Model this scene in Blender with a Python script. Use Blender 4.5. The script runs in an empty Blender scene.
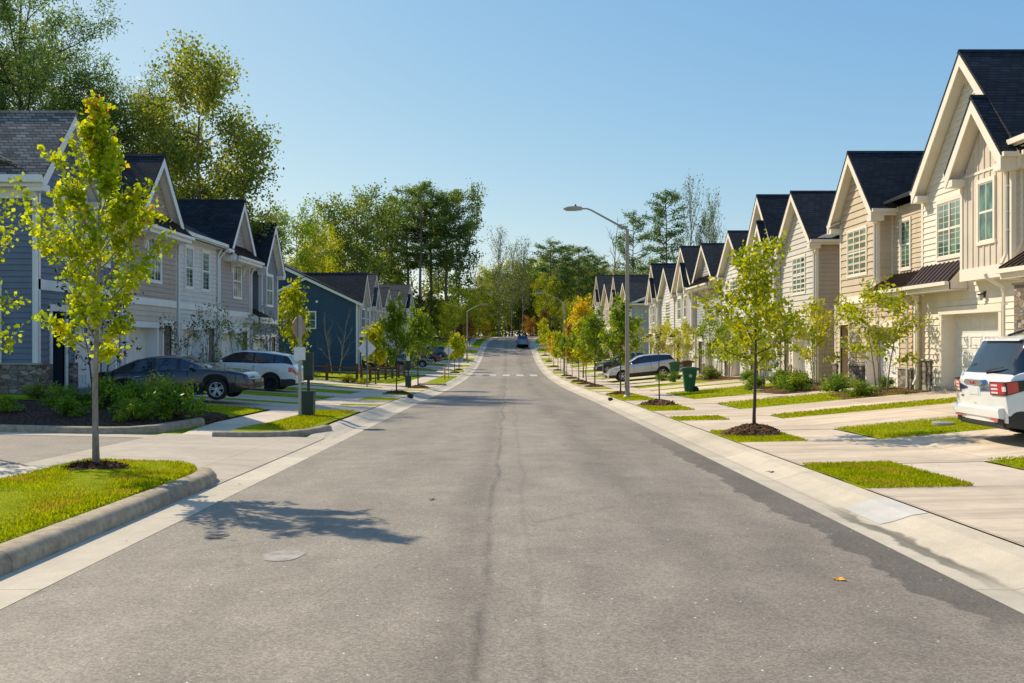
import bpy, math, random
import numpy as np
from mathutils import Vector, Matrix
R = math.radians
random.seed(7); rng = np.random.default_rng(7)
scene = bpy.context.scene
col = scene.collection

# ------------------------------------------------------------------ ids
def tag(o, label=None, cat=None, group=None, kind=None):
    if label: o['label'] = label
    if cat: o['category'] = cat
    if group: o['group'] = group
    if kind: o['kind'] = kind
    return o
def empty(name, loc=(0, 0, 0), rz=0, parent=None):
    o = bpy.data.objects.new(name, None); col.objects.link(o)
    o.location = loc; o.rotation_euler = (0, 0, rz); o.empty_display_size = .2
    if parent: o.parent = parent
    return o
def obj(name, me, parent=None):
    o = bpy.data.objects.new(name, me); col.objects.link(o)
    if parent: o.parent = parent
    return o
def copy_tree(o, parent=None):
    c = o.copy(); col.objects.link(c)
    if parent: c.parent = parent
    for ch in KIDS.get(o.name, []) or [x for x in o.children]:
        copy_tree(ch, c)
    return c
KIDS = {}

# ------------------------------------------------------------------ mesh builder
class MB:
    def __init__(s): s.v = []; s.f = []; s.m = []; s.mi = 0
    def vert(s, p): s.v.append(tuple(p)); return len(s.v) - 1
    def face(s, pts, m=None):
        i = [s.vert(p) for p in pts]; s.f.append(i); s.m.append(s.mi if m is None else m)
    def box(s, x0, x1, y0, y1, z0, z1, T=None, m=None):
        c = [(x0,y0,z0),(x1,y0,z0),(x1,y1,z0),(x0,y1,z0),(x0,y0,z1),(x1,y0,z1),(x1,y1,z1),(x0,y1,z1)]
        if T: c = [T(*p) for p in c]
        b = len(s.v); s.v += [tuple(p) for p in c]
        for q in ((0,3,2,1),(4,5,6,7),(0,1,5,4),(1,2,6,5),(2,3,7,6),(3,0,4,7)):
            s.f.append([b+k for k in q]); s.m.append(s.mi if m is None else m)
    def prism(s, poly, a0, a1, T, m=None):
        # poly: list of 2D points, extruded between a0 and a1; T(a, p, q) -> world
        n = len(poly); b = len(s.v)
        for a in (a0, a1):
            for p, q in poly: s.v.append(tuple(T(a, p, q)))
        mm = s.mi if m is None else m
        s.f.append([b+k for k in range(n)][::-1]); s.m.append(mm)
        s.f.append([b+n+k for k in range(n)]); s.m.append(mm)
        for k in range(n):
            j = (k+1) % n; s.f.append([b+k, b+j, b+n+j, b+n+k]); s.m.append(mm)
    def tube(s, path, rad, n=6, caps=True, m=None, ang=0):
        path = [Vector(p) for p in path]
        if not hasattr(rad, '__len__'): rad = [rad]*len(path)
        b = len(s.v); up = None; mm = s.mi if m is None else m
        for i, p in enumerate(path):
            d = (path[min(i+1, len(path)-1)] - path[max(i-1, 0)])
            if d.length < 1e-9: d = Vector((0, 0, 1))
            d.normalize()
            if up is None:
                up = Vector((1, 0, 0)) if abs(d.x) < .9 else Vector((0, 1, 0))
            a = (up - d*up.dot(d)); a.normalize(); c = d.cross(a); up = a
            for k in range(n):
                t = 2*math.pi*k/n + ang
                s.v.append(tuple(p + (a*math.cos(t) + c*math.sin(t))*rad[i]))
        for i in range(len(path)-1):
            for k in range(n):
                j = (k+1) % n
                s.f.append([b+i*n+k, b+i*n+j, b+(i+1)*n+j, b+(i+1)*n+k]); s.m.append(mm)
        if caps:
            s.f.append([b+k for k in range(n)][::-1]); s.m.append(mm)
            e = b+(len(path)-1)*n
            s.f.append([e+k for k in range(n)]); s.m.append(mm)
    def lathe(s, prof, n=24, T=lambda x, y, z: (x, y, z), m=None, caps=True):
        b = len(s.v); mm = s.mi if m is None else m
        for r, z in prof:
            for k in range(n):
                t = 2*math.pi*k/n; s.v.append(tuple(T(r*math.cos(t), r*math.sin(t), z)))
        for i in range(len(prof)-1):
            for k in range(n):
                j = (k+1) % n
                s.f.append([b+i*n+k, b+i*n+j, b+(i+1)*n+j, b+(i+1)*n+k]); s.m.append(mm)
        if caps:
            s.f.append([b+k for k in range(n)][::-1]); s.m.append(mm)
            e = b+(len(prof)-1)*n
            s.f.append([e+k for k in range(n)]); s.m.append(mm)
    def build(s, name, mats, parent=None, smooth=False, angle=None):
        me = bpy.data.meshes.new(name); me.from_pydata(s.v, [], s.f)
        if not isinstance(mats, (list, tuple)): mats = [mats]
        for m in mats: me.materials.append(m)
        if len(mats) > 1: me.polygons.foreach_set('material_index', s.m)
        if smooth:
            me.polygons.foreach_set('use_smooth', [True]*len(s.f))
            if angle: me.set_sharp_from_angle(angle=R(angle))
        me.update()
        return obj(name, me, parent)

# ------------------------------------------------------------------ material helper
def lin(c):
    return tuple(((x/255)/12.92 if x/255 <= .04045 else ((x/255+.055)/1.055)**2.4) for x in c) + (1,)
class NT:
    def __init__(s, name):
        s.mat = bpy.data.materials.new(name); s.mat.use_nodes = True
        s.t = s.mat.node_tree; s.n = s.t.nodes; s.l = s.t.links
        s.b = s.n['Principled BSDF']; s.out = s.n['Material Output']
        s._pos = None
    def node(s, typ, **kw):
        n = s.n.new(typ)
        for k, v in kw.items(): setattr(n, k, v)
        return n
    def inp(s, sock, v):
        if isinstance(v, bpy.types.NodeSocket): s.l.new(v, sock)
        elif v is not None:
            if hasattr(sock.default_value, '__len__') and not hasattr(v, '__len__'): v = (v,)*len(sock.default_value)
            if hasattr(sock.default_value, '__len__') and len(sock.default_value) == 4 and len(v) == 3: v = tuple(v)+(1,)
            sock.default_value = v
    def pos(s):
        if s._pos is None: s._pos = s.node('ShaderNodeNewGeometry').outputs['Position']
        return s._pos
    def xyz(s, v=None):
        n = s.node('ShaderNodeSeparateXYZ'); s.l.new(v or s.pos(), n.inputs[0]); return n.outputs
    def math(s, op, a, b=0, c=None, clamp=False):
        n = s.node('ShaderNodeMath', operation=op, use_clamp=clamp)
        s.inp(n.inputs[0], a); s.inp(n.inputs[1], b)
        if c is not None: s.inp(n.inputs[2], c)
        return n.outputs[0]
    def noise(s, scale, detail=4, vec=None, rough=.55, dist=0):
        n = s.node('ShaderNodeTexNoise'); s.l.new(vec or s.pos(), n.inputs['Vector'])
        n.inputs['Scale'].default_value = scale; n.inputs['Detail'].default_value = detail
        n.inputs['Roughness'].default_value = rough; n.inputs['Distortion'].default_value = dist
        return n.outputs[0]
    def scalevec(s, sc, vec=None):
        n = s.node('ShaderNodeVectorMath', operation='MULTIPLY'); s.l.new(vec or s.pos(), n.inputs[0])
        n.inputs[1].default_value = sc; return n.outputs[0]
    def ramp(s, f, stops, interp='LINEAR'):
        n = s.node('ShaderNodeValToRGB'); n.color_ramp.interpolation = interp
        e = n.color_ramp.elements
        while len(e) > 1: e.remove(e[-1])
        for i, (p, c) in enumerate(stops):
            if not hasattr(c, '__len__'): c = (c, c, c, 1)
            if len(c) == 3: c = tuple(c)+(1,)
            x = e[0] if i == 0 else e.new(p)
            x.position = p; x.color = c
        s.inp(n.inputs[0], f); return n.outputs[0]
    def mix(s, f, a, b, mode='MIX'):
        n = s.node('ShaderNodeMix', data_type='RGBA', blend_type=mode)
        s.inp(n.inputs[0], f); s.inp(n.inputs[6], a); s.inp(n.inputs[7], b); return n.outputs[2]
    def bump(s, h, strength=.3, dist=.02):
        n = s.node('ShaderNodeBump'); n.inputs['Strength'].default_value = strength
        n.inputs['Distance'].default_value = dist; s.l.new(h, n.inputs['Height'])
        s.l.new(n.outputs[0], s.b.inputs['Normal'])
    def set(s, **kw):
        for k, v in kw.items(): s.inp(s.b.inputs[{'color': 'Base Color', 'rough': 'Roughness', 'metal': 'Metallic', 'spec': 'Specular IOR Level', 'coat': 'Coat Weight', 'emit': 'Emission Color', 'emits': 'Emission Strength', 'alpha': 'Alpha'}[k]], v)
        return s.mat

def m_paint(name, c, rough=.55, var=.06, nscale=1.5, spec=.3):
    t = NT(name); n = t.noise(nscale, 5)
    v = t.ramp(n, [(.3, 1-var*2), (.7, 1+0)])
    # faint vertical streaks of dirt
    st = t.noise(3, 3, t.scalevec((1, 1, .12)))
    v2 = t.ramp(st, [(.35, 1-var), (.65, 1)])
    cc = t.mix(1, t.mix(1, c, v, 'MULTIPLY'), v2, 'MULTIPLY')
    return t.set(color=cc, rough=rough, spec=spec)
def m_plain(name, c, rough=.5, metal=0, spec=.5, coat=0):
    t = NT(name); n = t.noise(6, 3)
    cc = t.mix(1, c, t.ramp(n, [(.3, .9), (.7, 1)]), 'MULTIPLY')
    return t.set(color=cc, rough=rough, metal=metal, spec=spec, coat=coat)

def m_asphalt(name, main=True):
    t = NT(name); x, y, z = t.xyz()
    big = t.noise(.22, 4, t.scalevec((1, .35, 1)))
    mid = t.noise(2.2, 5)
    fine = t.noise(95, 2)
    vo = t.node('ShaderNodeTexVoronoi', feature='F1'); t.l.new(t.pos(), vo.inputs['Vector']); vo.inputs['Scale'].default_value = 70
    agg = t.ramp(t.xyz(vo.outputs['Color'])[0], [(0, .74), (.5, .98), (1, 1.25)])
    base = t.ramp(big, [(.3, (.285, .236, .182)), (.7, (.365, .305, .24))])
    base = t.mix(1, base, t.ramp(mid, [(.25, .86), (.75, 1.1)]), 'MULTIPLY')
    base = t.mix(1, base, agg, 'MULTIPLY')
    base = t.mix(1, base, t.ramp(fine, [(.3, .8), (.7, 1.18)]), 'MULTIPLY')
    if main:
        wob = t.math('MULTIPLY', t.math('SUBTRACT', t.noise(.16, 2, t.scalevec((0, 1, 0))), .5), .5)
        wob2 = t.math('MULTIPLY', t.math('SUBTRACT', t.noise(2.6, 5, t.scalevec((0, 1, 0))), .5), .07)
        xs = t.math('ADD', t.math('ADD', x, wob), wob2)
        def band(cx, w, dark, src=xs):
            d = t.math('ABSOLUTE', t.math('SUBTRACT', src, cx))
            return t.ramp(t.math('DIVIDE', d, w), [(0, dark), (1, 1)])
        # paving seam, two thin crack lines, wheel tracks, oil line
        brk = t.ramp(t.noise(1.3, 4), [(.35, .25), (.6, 1)])
        base = t.mix(brk, base, t.mix(1, base, band(-.17, .055, .62), 'MULTIPLY'))
        base = t.mix(1, base, band(-.34, .34, .80), 'MULTIPLY')
        fine_c = t.node('ShaderNodeTexVoronoi', feature='DISTANCE_TO_EDGE'); t.l.new(t.scalevec((.55, .16, 1)), fine_c.inputs['Vector']); fine_c.inputs['Scale'].default_value = 1.1
        base = t.mix(t.ramp(t.noise(.8, 3), [(.5, 0), (.62, .55)]), base, t.mix(1, base, t.ramp(fine_c.outputs['Distance'], [(0, .6), (.006, 1)]), 'MULTIPLY'))
        sp_ = t.ramp(t.noise(1.9, 2, t.scalevec((1, .6, 1))), [(.70, 1), (.78, .72)])
        base = t.mix(1, base, sp_, 'MULTIPLY')
        base = t.mix(t.ramp(y, [(0, 1), (1, 1)]), base, t.mix(1, base, band(.20, .05, .86), 'MULTIPLY'))
        streak = t.ramp(t.noise(.5, 4, t.scalevec((2, .35, 1))), [(.35, 0), (.65, 1)])
        base = t.mix(streak, base, t.mix(1, base, band(1.55, .6, .70), 'MULTIPLY'))
        base = t.mix(streak, base, t.mix(1, base, band(-1.9, .5, .86), 'MULTIPLY'))
        base = t.mix(1, base, band(2.5, .5, .88), 'MULTIPLY')
        base = t.mix(t.ramp(t.noise(.7, 5, rough=.65), [(.35, .25), (.65, 1)]), base, t.mix(1, base, band(1.9, 1.9, .84), 'MULTIPLY'))
        base = t.mix(1, base, t.ramp(t.noise(.9, 6, t.scalevec((1, .5, 1)), .7), [(.38, .87), (.6, 1.05)]), 'MULTIPLY')
        # damp stain along the right gutter
        edge = t.math('ADD', t.math('MULTIPLY', t.math('SUBTRACT', t.noise(1.1, 6, rough=.65), .5), 1.0), x)
        m1 = t.ramp(t.math('SUBTRACT', edge, 3.02), [(0, 0), (.05, 1)])
        yy = t.math('DIVIDE', y, 60)
        m2 = t.ramp(yy, [(.085, 0), (.105, 1), (.25, 1), (.42, 0)])
        base = t.mix(t.math('MULTIPLY', t.math('MULTIPLY', m1, m2), .72), base, t.mix(1, base, (.34, .35, .37, 1), 'MULTIPLY'))
        # sparkle chips
        v2 = t.node('ShaderNodeTexVoronoi', feature='F1'); t.l.new(t.pos(), v2.inputs['Vector']); v2.inputs['Scale'].default_value = 22
        sp = t.math('MULTIPLY', t.math('LESS_THAN', v2.outputs['Distance'], .16), t.math('GREATER_THAN', t.xyz(v2.outputs['Color'])[1], .955))
        base = t.mix(sp, base, (.85, .82, .75, 1))
    t.bump(t.math('ADD', t.xyz(vo.outputs['Color'])[1], t.math('MULTIPLY', fine, .6)), .35, .006)
    return t.set(color=base, rough=.82, spec=.35)

def m_concrete(name, c=(.60, .50, .385), jy=0, jx=0, stain=False, ph=0, rough_=False, tyres=False):
    t = NT(name); x, y, z = t.xyz()
    b = t.mix(1, c, t.ramp(t.noise(.5, 5), [(.3, .86), (.7, 1.08)]), 'MULTIPLY')
    b = t.mix(1, b, t.ramp(t.noise(60, 3), [(.25, .9), (.75, 1.07)]), 'MULTIPLY')
    b = t.mix(1, b, t.ramp(t.noise(3.2, 6, rough=.7), [(.3, .9), (.62, 1.04)]), 'MULTIPLY')
    if tyres:
        b = t.mix(1, b, t.ramp(t.noise(1.4, 5, t.scalevec((.18, 1.6, 1)), .65), [(.36, .80), (.56, 1.03)]), 'MULTIPLY')
    if rough_:
        b = t.mix(1, b, t.ramp(t.noise(7, 6, rough=.75), [(.35, .62), (.6, 1.05)]), 'MULTIPLY')
    stn = t.ramp(t.noise(.9, 5, rough=.7), [(.60, 1), (.72, .84)])
    b = t.mix(1, b, stn, 'MULTIPLY')
    for src, sp in ((y, jy), (x, jx)):
        if sp:
            f = t.math('FRACT', t.math('DIVIDE', t.math('ADD', src, 100+ph), sp))
            w = .014/sp
            ln = t.ramp(f, [(0, .38), (w*.6, .38), (w, 1)])
            b = t.mix(1, b, ln, 'MULTIPLY')
            # per slab tone
            k = t.math('FLOOR', t.math('DIVIDE', t.math('ADD', src, 100+ph), sp))
            wn = t.node('ShaderNodeTexWhiteNoise', noise_dimensions='1D'); t.l.new(k, wn.inputs['W'])
            b = t.mix(1, b, t.ramp(wn.outputs['Value'], [(0, .9), (1, 1.06)]), 'MULTIPLY')
    if stain:
        e = t.math('ADD', t.math('MULTIPLY', t.math('SUBTRACT', t.noise(1.3, 5), .5), .5), x)
        m1 = t.ramp(e, [(0, 0), (1, 1)])
        d = t.math('ABSOLUTE', t.math('SUBTRACT', e, 3.74))
        m1 = t.ramp(d, [(.06, 1), (.10, 0)])
        m2 = t.ramp(t.math('DIVIDE', y, 40), [(.165, 0), (.19, 1), (.24, 1), (.27, 0)])
        b = t.mix(t.math('MULTIPLY', t.math('MULTIPLY', m1, m2), .8), b, (.16, .14, .105, 1))
        d2 = t.ramp(t.math('ABSOLUTE', t.math('SUBTRACT', x, 3.80)), [(0, .80), (.05, 1)])
        b = t.mix(1, b, d2, 'MULTIPLY')
    t.bump(t.noise(90, 3), .15, .004)
    return t.set(color=b, rough=.85, spec=.25)

def m_grass(name, a=(.10, .17, .012), b_=(.24, .30, .02), c=(.33, .30, .05)):
    t = NT(name)
    f = t.ramp(t.noise(1.6, 5, rough=.65), [(.3, a), (.55, b_), (.8, c)])
    f = t.mix(1, f, t.ramp(t.noise(60, 3), [(.3, .5), (.7, 1.3)]), 'MULTIPLY')
    t.bump(t.noise(80, 3), .8, .03)
    return t.set(color=f, rough=.9, spec=.04)
def m_blade(name, stops):
    t = NT(name); t.nospec = True
    at = t.node('ShaderNodeAttribute', attribute_name='Col'); r, g, b = t.xyz(at.outputs['Color'])
    c = t.ramp(r, stops)
    n = t.ramp(t.noise(2.2, 5, rough=.7), [(.3, .72), (.7, 1.15)])
    dry = t.ramp(t.noise(1.1, 5, rough=.7), [(.5, 0), (.66, .75)])
    c = t.mix(dry, c, (.52, .36, .06, 1))
    c = t.mix(1, c, n, 'MULTIPLY'); c = t.mix(1, c, g, 'MULTIPLY')
    return leafsh(t, c, .45)
def leafsh(t, c, tr, rough=.45):
    t.set(color=c, rough=rough if not getattr(t, 'nospec', 0) else .8, spec=.3 if not getattr(t, 'nospec', 0) else .05)
    tn = t.node('ShaderNodeBsdfTranslucent')
    t.l.new(t.mix(1, c, (1.25, 1.2, .55, 1), 'MULTIPLY'), tn.inputs[0])
    mx = t.node('ShaderNodeMixShader'); mx.inputs[0].default_value = tr
    t.l.new(t.b.outputs[0], mx.inputs[1]); t.l.new(tn.outputs[0], mx.inputs[2])
    t.l.new(mx.outputs[0], t.out.inputs[0]); return t.mat
def m_leaf(name, stops, tr=.5, obvar=.25):
    t = NT(name)
    at = t.node('ShaderNodeAttribute', attribute_name='Col'); r, g, b = t.xyz(at.outputs['Color'])
    oi = t.node('ShaderNodeObjectInfo')
    rr = t.math('ADD', r, t.math('MULTIPLY', t.math('SUBTRACT', oi.outputs['Random'], .5), obvar), clamp=True)
    c = t.ramp(rr, stops); c = t.mix(1, c, g, 'MULTIPLY')
    return leafsh(t, c, tr)
def m_bark(name, c):
    t = NT(name)
    n = t.noise(9, 6, t.scalevec((2.5, 2.5, .5)), .7)
    cc = t.mix(1, c, t.ramp(n, [(.3, .55), (.7, 1.25)]), 'MULTIPLY'); t.bump(n, .6, .02)
    return t.set(color=cc, rough=.9, spec=.15)
def m_mulch(name, c=(.085, .042, .022)):
    t = NT(name)
    v = t.node('ShaderNodeTexVoronoi'); t.l.new(t.scalevec((1, .7, 1)), v.inputs['Vector']); v.inputs['Scale'].default_value = 38
    cc = t.mix(1, c, t.ramp(t.xyz(v.outputs['Color'])[0], [(0, .45), (.6, 1), (1, 2.3)]), 'MULTIPLY')
    t.bump(v.outputs['Distance'], 1, .03)
    return t.set(color=cc, rough=.95, spec=.1)
def m_shingle(name, a, b_):
    t = NT(name); x, y, z = t.xyz()
    cb = t.node('ShaderNodeCombineXYZ')
    t.l.new(t.math('ADD', x, y), cb.inputs[0]); t.l.new(z, cb.inputs[1])
    br = t.node('ShaderNodeTexBrick'); t.l.new(cb.outputs[0], br.inputs['Vector'])
    br.inputs['Scale'].default_value = 1; br.inputs['Brick Width'].default_value = .3; br.inputs['Row Height'].default_value = .1
    br.inputs['Mortar Size'].default_value = .012; br.inputs['Bias'].default_value = -.1
    br.inputs['Color1'].default_value = a; br.inputs['Color2'].default_value = b_; br.inputs['Mortar'].default_value = tuple(v*.35 for v in a[:3])+(1,)
    cc = t.mix(1, br.outputs['Color'], t.ramp(t.noise(1.2, 5), [(.3, .75), (.7, 1.2)]), 'MULTIPLY')
    cc = t.mix(1, cc, t.ramp(t.noise(120, 2), [(.3, .7), (.7, 1.3)]), 'MULTIPLY')
    t.bump(t.math('ADD', t.xyz(br.outputs['Color'])[0], t.math('MULTIPLY', br.outputs['Fac'], -.6)), .5, .03)
    return t.set(color=cc, rough=.85, spec=.2)
def m_stone(name):
    t = NT(name); x, y, z = t.xyz()
    cb = t.node('ShaderNodeCombineXYZ')
    t.l.new(t.math('ADD', x, y), cb.inputs[0]); t.l.new(t.math('MULTIPLY', z, 2.1), cb.inputs[1])
    v = t.node('ShaderNodeTexVoronoi', distance='CHEBYCHEV'); t.l.new(cb.outputs[0], v.inputs['Vector']); v.inputs['Scale'].default_value = 4.2; v.inputs['Randomness'].default_value = .75
    v2 = t.node('ShaderNodeTexVoronoi', feature='DISTANCE_TO_EDGE'); t.l.new(cb.outputs[0], v2.inputs['Vector']); v2.inputs['Scale'].default_value = 4.2; v2.inputs['Randomness'].default_value = .75
    cc = t.ramp(t.xyz(v.outputs['Color'])[0], [(0, (.12, .085, .06)), (.35, (.26, .19, .13)), (.7, (.20, .19, .18)), (1, (.42, .34, .26))])
    cc = t.mix(1, cc, t.ramp(t.noise(25, 4), [(.3, .7), (.7, 1.2)]), 'MULTIPLY')
    mo = t.ramp(v2.outputs['Distance'], [(.02, 0), (.05, 1)])
    cc = t.mix(mo, (.10, .09, .08, 1), cc)
    t.bump(mo, .8, .03)
    return t.set(color=cc, rough=.9)
def m_glass(name, c=(.03, .085, .06), rough=.04, c2=None):
    t = NT(name)
    x, y, z = t.xyz()
    # room and curtain tone, with reflected tree green, painted into the glass colour
    n = t.ramp(t.noise(1.3, 5, t.scalevec((1, 1.6, .9)), .6), [(.36, .12), (.5, .8), (.62, 1.9)])
    cc = t.mix(1, c, n, 'MULTIPLY')
    # half drawn pale blinds in some rooms
    k = t.math('FLOOR', t.math('MULTIPLY', y, .8)); wn = t.node('ShaderNodeTexWhiteNoise', noise_dimensions='1D'); t.l.new(k, wn.inputs['W'])
    lv = t.math('GREATER_THAN', t.math('SUBTRACT', z, t.math('MULTIPLY', wn.outputs['Value'], 3.2)), 3.6)
    cc = t.mix(t.math('MULTIPLY', lv, .35), cc, (.35, .38, .33, 1))
    return t.set(color=cc, rough=rough, spec=1.0)
def m_carpaint(name, c, flake=.0):
    t = NT(name)
    cc = t.mix(1, c, t.ramp(t.noise(1.5, 2), [(.3, .95), (.7, 1)]), 'MULTIPLY')
    t.set(color=cc, rough=.32, spec=.5, coat=1.0, metal=flake); t.b.inputs['Coat Roughness'].default_value = .04
    return t.mat

M = dict(
 asphalt=m_asphalt('asphalt'), asphalt2=m_asphalt('side_asphalt', False),
 walk=m_concrete('sidewalk_concrete', (.69, .56, .42), jy=1.52), drive=m_concrete('driveway_concrete', (.72, .575, .42), jx=2.9, jy=3.3, tyres=True),
 gutter=m_concrete('gutter_concrete', (.62, .53, .40), jy=3.05, stain=True), kerb=m_concrete('kerb_concrete', (.47, .37, .25), jy=2.9, rough_=True),
 apron=m_concrete('apron_concrete', (.58, .485, .375), jy=2.4, jx=3.4),
 grass=m_grass('lawn_grass', (.20, .27, .006), (.34, .39, .008), (.46, .42, .03)), dirt=m_mulch('bare_dirt', (.16, .10, .06)),
 mulch=m_mulch('bark_mulch', (.13, .065, .034)), mulchd=m_mulch('dark_mulch', (.07, .04, .03)),
 blade=m_blade('grass_blade', [(0, (.24, .34, .004)), (.5, (.50, .56, .006)), (.85, (.66, .58, .012)), (1, (.70, .55, .10))]),
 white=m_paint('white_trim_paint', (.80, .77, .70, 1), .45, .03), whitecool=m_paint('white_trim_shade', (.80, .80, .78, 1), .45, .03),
 creamt=m_paint('cream_trim_paint', (.84, .76, .63, 1), .5, .03),
 gdoor=m_paint('garage_white', (.80, .78, .73, 1), .4, .02),
 creamw=m_paint('cream_siding', (.84, .76, .63, 1)), tanbb=m_paint('sand_board', (.72, .62, .50, 1)), tanw=m_paint('tan_siding', (.64, .51, .36, 1)),
 greyw=m_paint('warm_grey_siding', (.64, .59, .52, 1)), greyd=m_paint('taupe_siding', (.50, .42, .33, 1)), lightg=m_paint('light_grey_siding', (.70, .67, .63, 1)),
 blueg=m_paint('slate_blue_siding', (.16, .20, .255, 1)), taupe=m_paint('left_taupe_siding', (.45, .37, .30, 1)), mauve=m_paint('left_mauve_siding', (.40, .355, .35, 1)),
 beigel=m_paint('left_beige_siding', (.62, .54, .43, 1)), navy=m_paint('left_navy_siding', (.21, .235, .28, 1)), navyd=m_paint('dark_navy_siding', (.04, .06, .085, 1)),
 blue=m_paint('deep_blue_siding', (.038, .085, .145, 1)), cool=m_paint('cool_grey_siding', (.40, .40, .41, 1)),
 shingle=m_shingle('dark_shingle', (.020, .024, .030, 1), (.038, .044, .053, 1)),
 shingleb=m_shingle('sun_sheen_shingle', (.15, .13, .115, 1), (.38, .335, .30, 1)),  # pale tone has the sun's grazing sheen painted into the roof colour
 shinglec=m_shingle('brown_shingle', (.075, .062, .06, 1), (.13, .112, .105, 1)),
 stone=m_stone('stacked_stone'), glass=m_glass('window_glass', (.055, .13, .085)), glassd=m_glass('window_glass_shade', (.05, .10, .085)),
 metalroof=m_plain('brown_metal_roof', (.055, .030, .024, 1), .35, .3), doord=m_plain('dark_door', (.03, .028, .03, 1), .4),
 doorb=m_plain('brown_door', (.16, .10, .06, 1), .5), conc=m_concrete('foundation_concrete', (.4, .36, .31)),
 lampblk=m_plain('lamp_black', (.02, .02, .02, 1), .4), lampgl=m_plain('lamp_glass', (.5, .5, .45, 1), .1),
 galv=m_plain('galvanised_steel', (.42, .39, .35, 1), .55, .35), polegrey=m_plain('pole_grey', (.36, .31, .26, 1), .5, .3),
 signback=m_plain('sign_back', (.30, .26, .22, 1), .45, .5), signwhite=m_plain('sign_white', (.72, .74, .74, 1), .5),
 yellow=m_plain('sign_yellow', (.95, .85, .0, 1), .5), amber=m_plain('marker_yellow', (.85, .40, .02, 1), .5), black=m_plain('black_print', (.015, .015, .015, 1), .6),
 bingreen=m_plain('bin_green', (.008, .115, .055, 1), .42), binbrown=m_plain('bin_brown', (.13, .055, .03, 1), .5), dkgreen=m_plain('station_green', (.006, .035, .026, 1), .45),
 rubber=m_plain('tyre_rubber', (.018, .018, .02, 1), .85), rim=m_plain('alloy', (.62, .62, .64, 1), .35, .4), rimd=m_plain('dark_alloy', (.04, .04, .045, 1), .35, .8),
 carglass=m_plain('car_glass', (.012, .02, .035, 1), .03, 0, 1.0), plastic=m_plain('black_plastic', (.03, .03, .032, 1), .55), chrome=m_plain('chrome', (.7, .7, .72, 1), .12, 1),
 redlamp=m_plain('red_lens', (.55, .012, .012, 1), .15, 0, .8, .6), clearlamp=m_plain('clear_lens', (.75, .76, .8, 1), .08, 0, .9, .6), amberlamp=m_plain('amber_lens', (.8, .2, .02, 1), .15),
 pwhite=m_carpaint('pearl_white_paint', (.78, .77, .74, 1)), pteal=m_carpaint('dark_teal_paint', (.002, .009, .015, 1), 0), psilver=m_carpaint('silver_paint', (.62, .60, .58, 1), .4),
 pgrey=m_carpaint('grey_paint', (.10, .11, .12, 1), .4), pred=m_carpaint('red_paint', (.20, .012, .016, 1)), pblack=m_carpaint('black_paint', (.01, .012, .014, 1)), pblue=m_carpaint('blue_paint', (.06, .16, .30, 1), .3), pslate=m_carpaint('slate_paint', (.12, .17, .21, 1), .4),
 wood=m_bark('fence_wood', (.17, .085, .045, 1)), ironb=m_plain('black_iron', (.02, .02, .02, 1), .5),
 barkg=m_bark('grey_bark', (.22, .17, .12, 1)), barkd=m_bark('dark_bark', (.10, .07, .055, 1)), barkp=m_bark('pine_bark', (.24, .19, .16, 1)), barkl=m_bark('pale_bark', (.34, .29, .25, 1)),
 plaster=m_concrete('pale_patch', (.44, .39, .33), rough_=True), faded=m_concrete('faded_marking', (.58, .54, .48)), newc=m_concrete('new_concrete', (.60, .56, .50)), oil=m_plain('oil_mark', (.10, .085, .07, 1), .7),
)
M['lf_maple'] = m_leaf('maple_leaf', [(0, (.16, .28, .008)), (.45, (.42, .52, .010)), (.82, (.72, .70, .014)), (.95, (.82, .52, .02)), (1, (.70, .16, .03))], .62)
M['lf_green'] = m_leaf('green_leaf', [(0, (.10, .20, .012)), (.5, (.26, .37, .018)), (1, (.50, .48, .03))], .5)
M['lf_yel'] = m_leaf('yellow_green_leaf', [(0, (.22, .32, .01)), (.5, (.48, .50, .014)), (1, (.72, .62, .016))], .55)
M['lf_gold'] = m_leaf('golden_leaf', [(0, (.42, .42, .015)), (.5, (.75, .55, .015)), (1, (.80, .42, .02))], .5)
M['lf_orange'] = m_leaf('orange_leaf', [(0, (.30, .22, .02)), (.5, (.50, .24, .02)), (1, (.5, .13, .02))], .45)
M['lf_dark'] = m_leaf('oak_leaf', [(0, (.085, .14, .035)), (.5, (.20, .275, .06)), (1, (.46, .46, .07))], .55)
M['lf_pine'] = m_leaf('pine_needle', [(0, (.07, .135, .055)), (.6, (.19, .29, .09)), (1, (.36, .43, .10))], .55)
M['lf_wood'] = m_leaf('woodland_leaf', [(0, (.05, .09, .015)), (.5, (.17, .23, .02)), (.85, (.42, .40, .03)), (1, (.5, .44, .04))], .55)
M['lf_shrub'] = m_leaf('shrub_leaf', [(0, (.06, .14, .014)), (.5, (.16, .30, .018)), (1, (.38, .45, .03))], .45)
M['lf_red'] = m_leaf('dark_red_leaf', [(0, (.03, .035, .02)), (.5, (.12, .08, .035)), (1, (.22, .22, .04))], .35)
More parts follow.
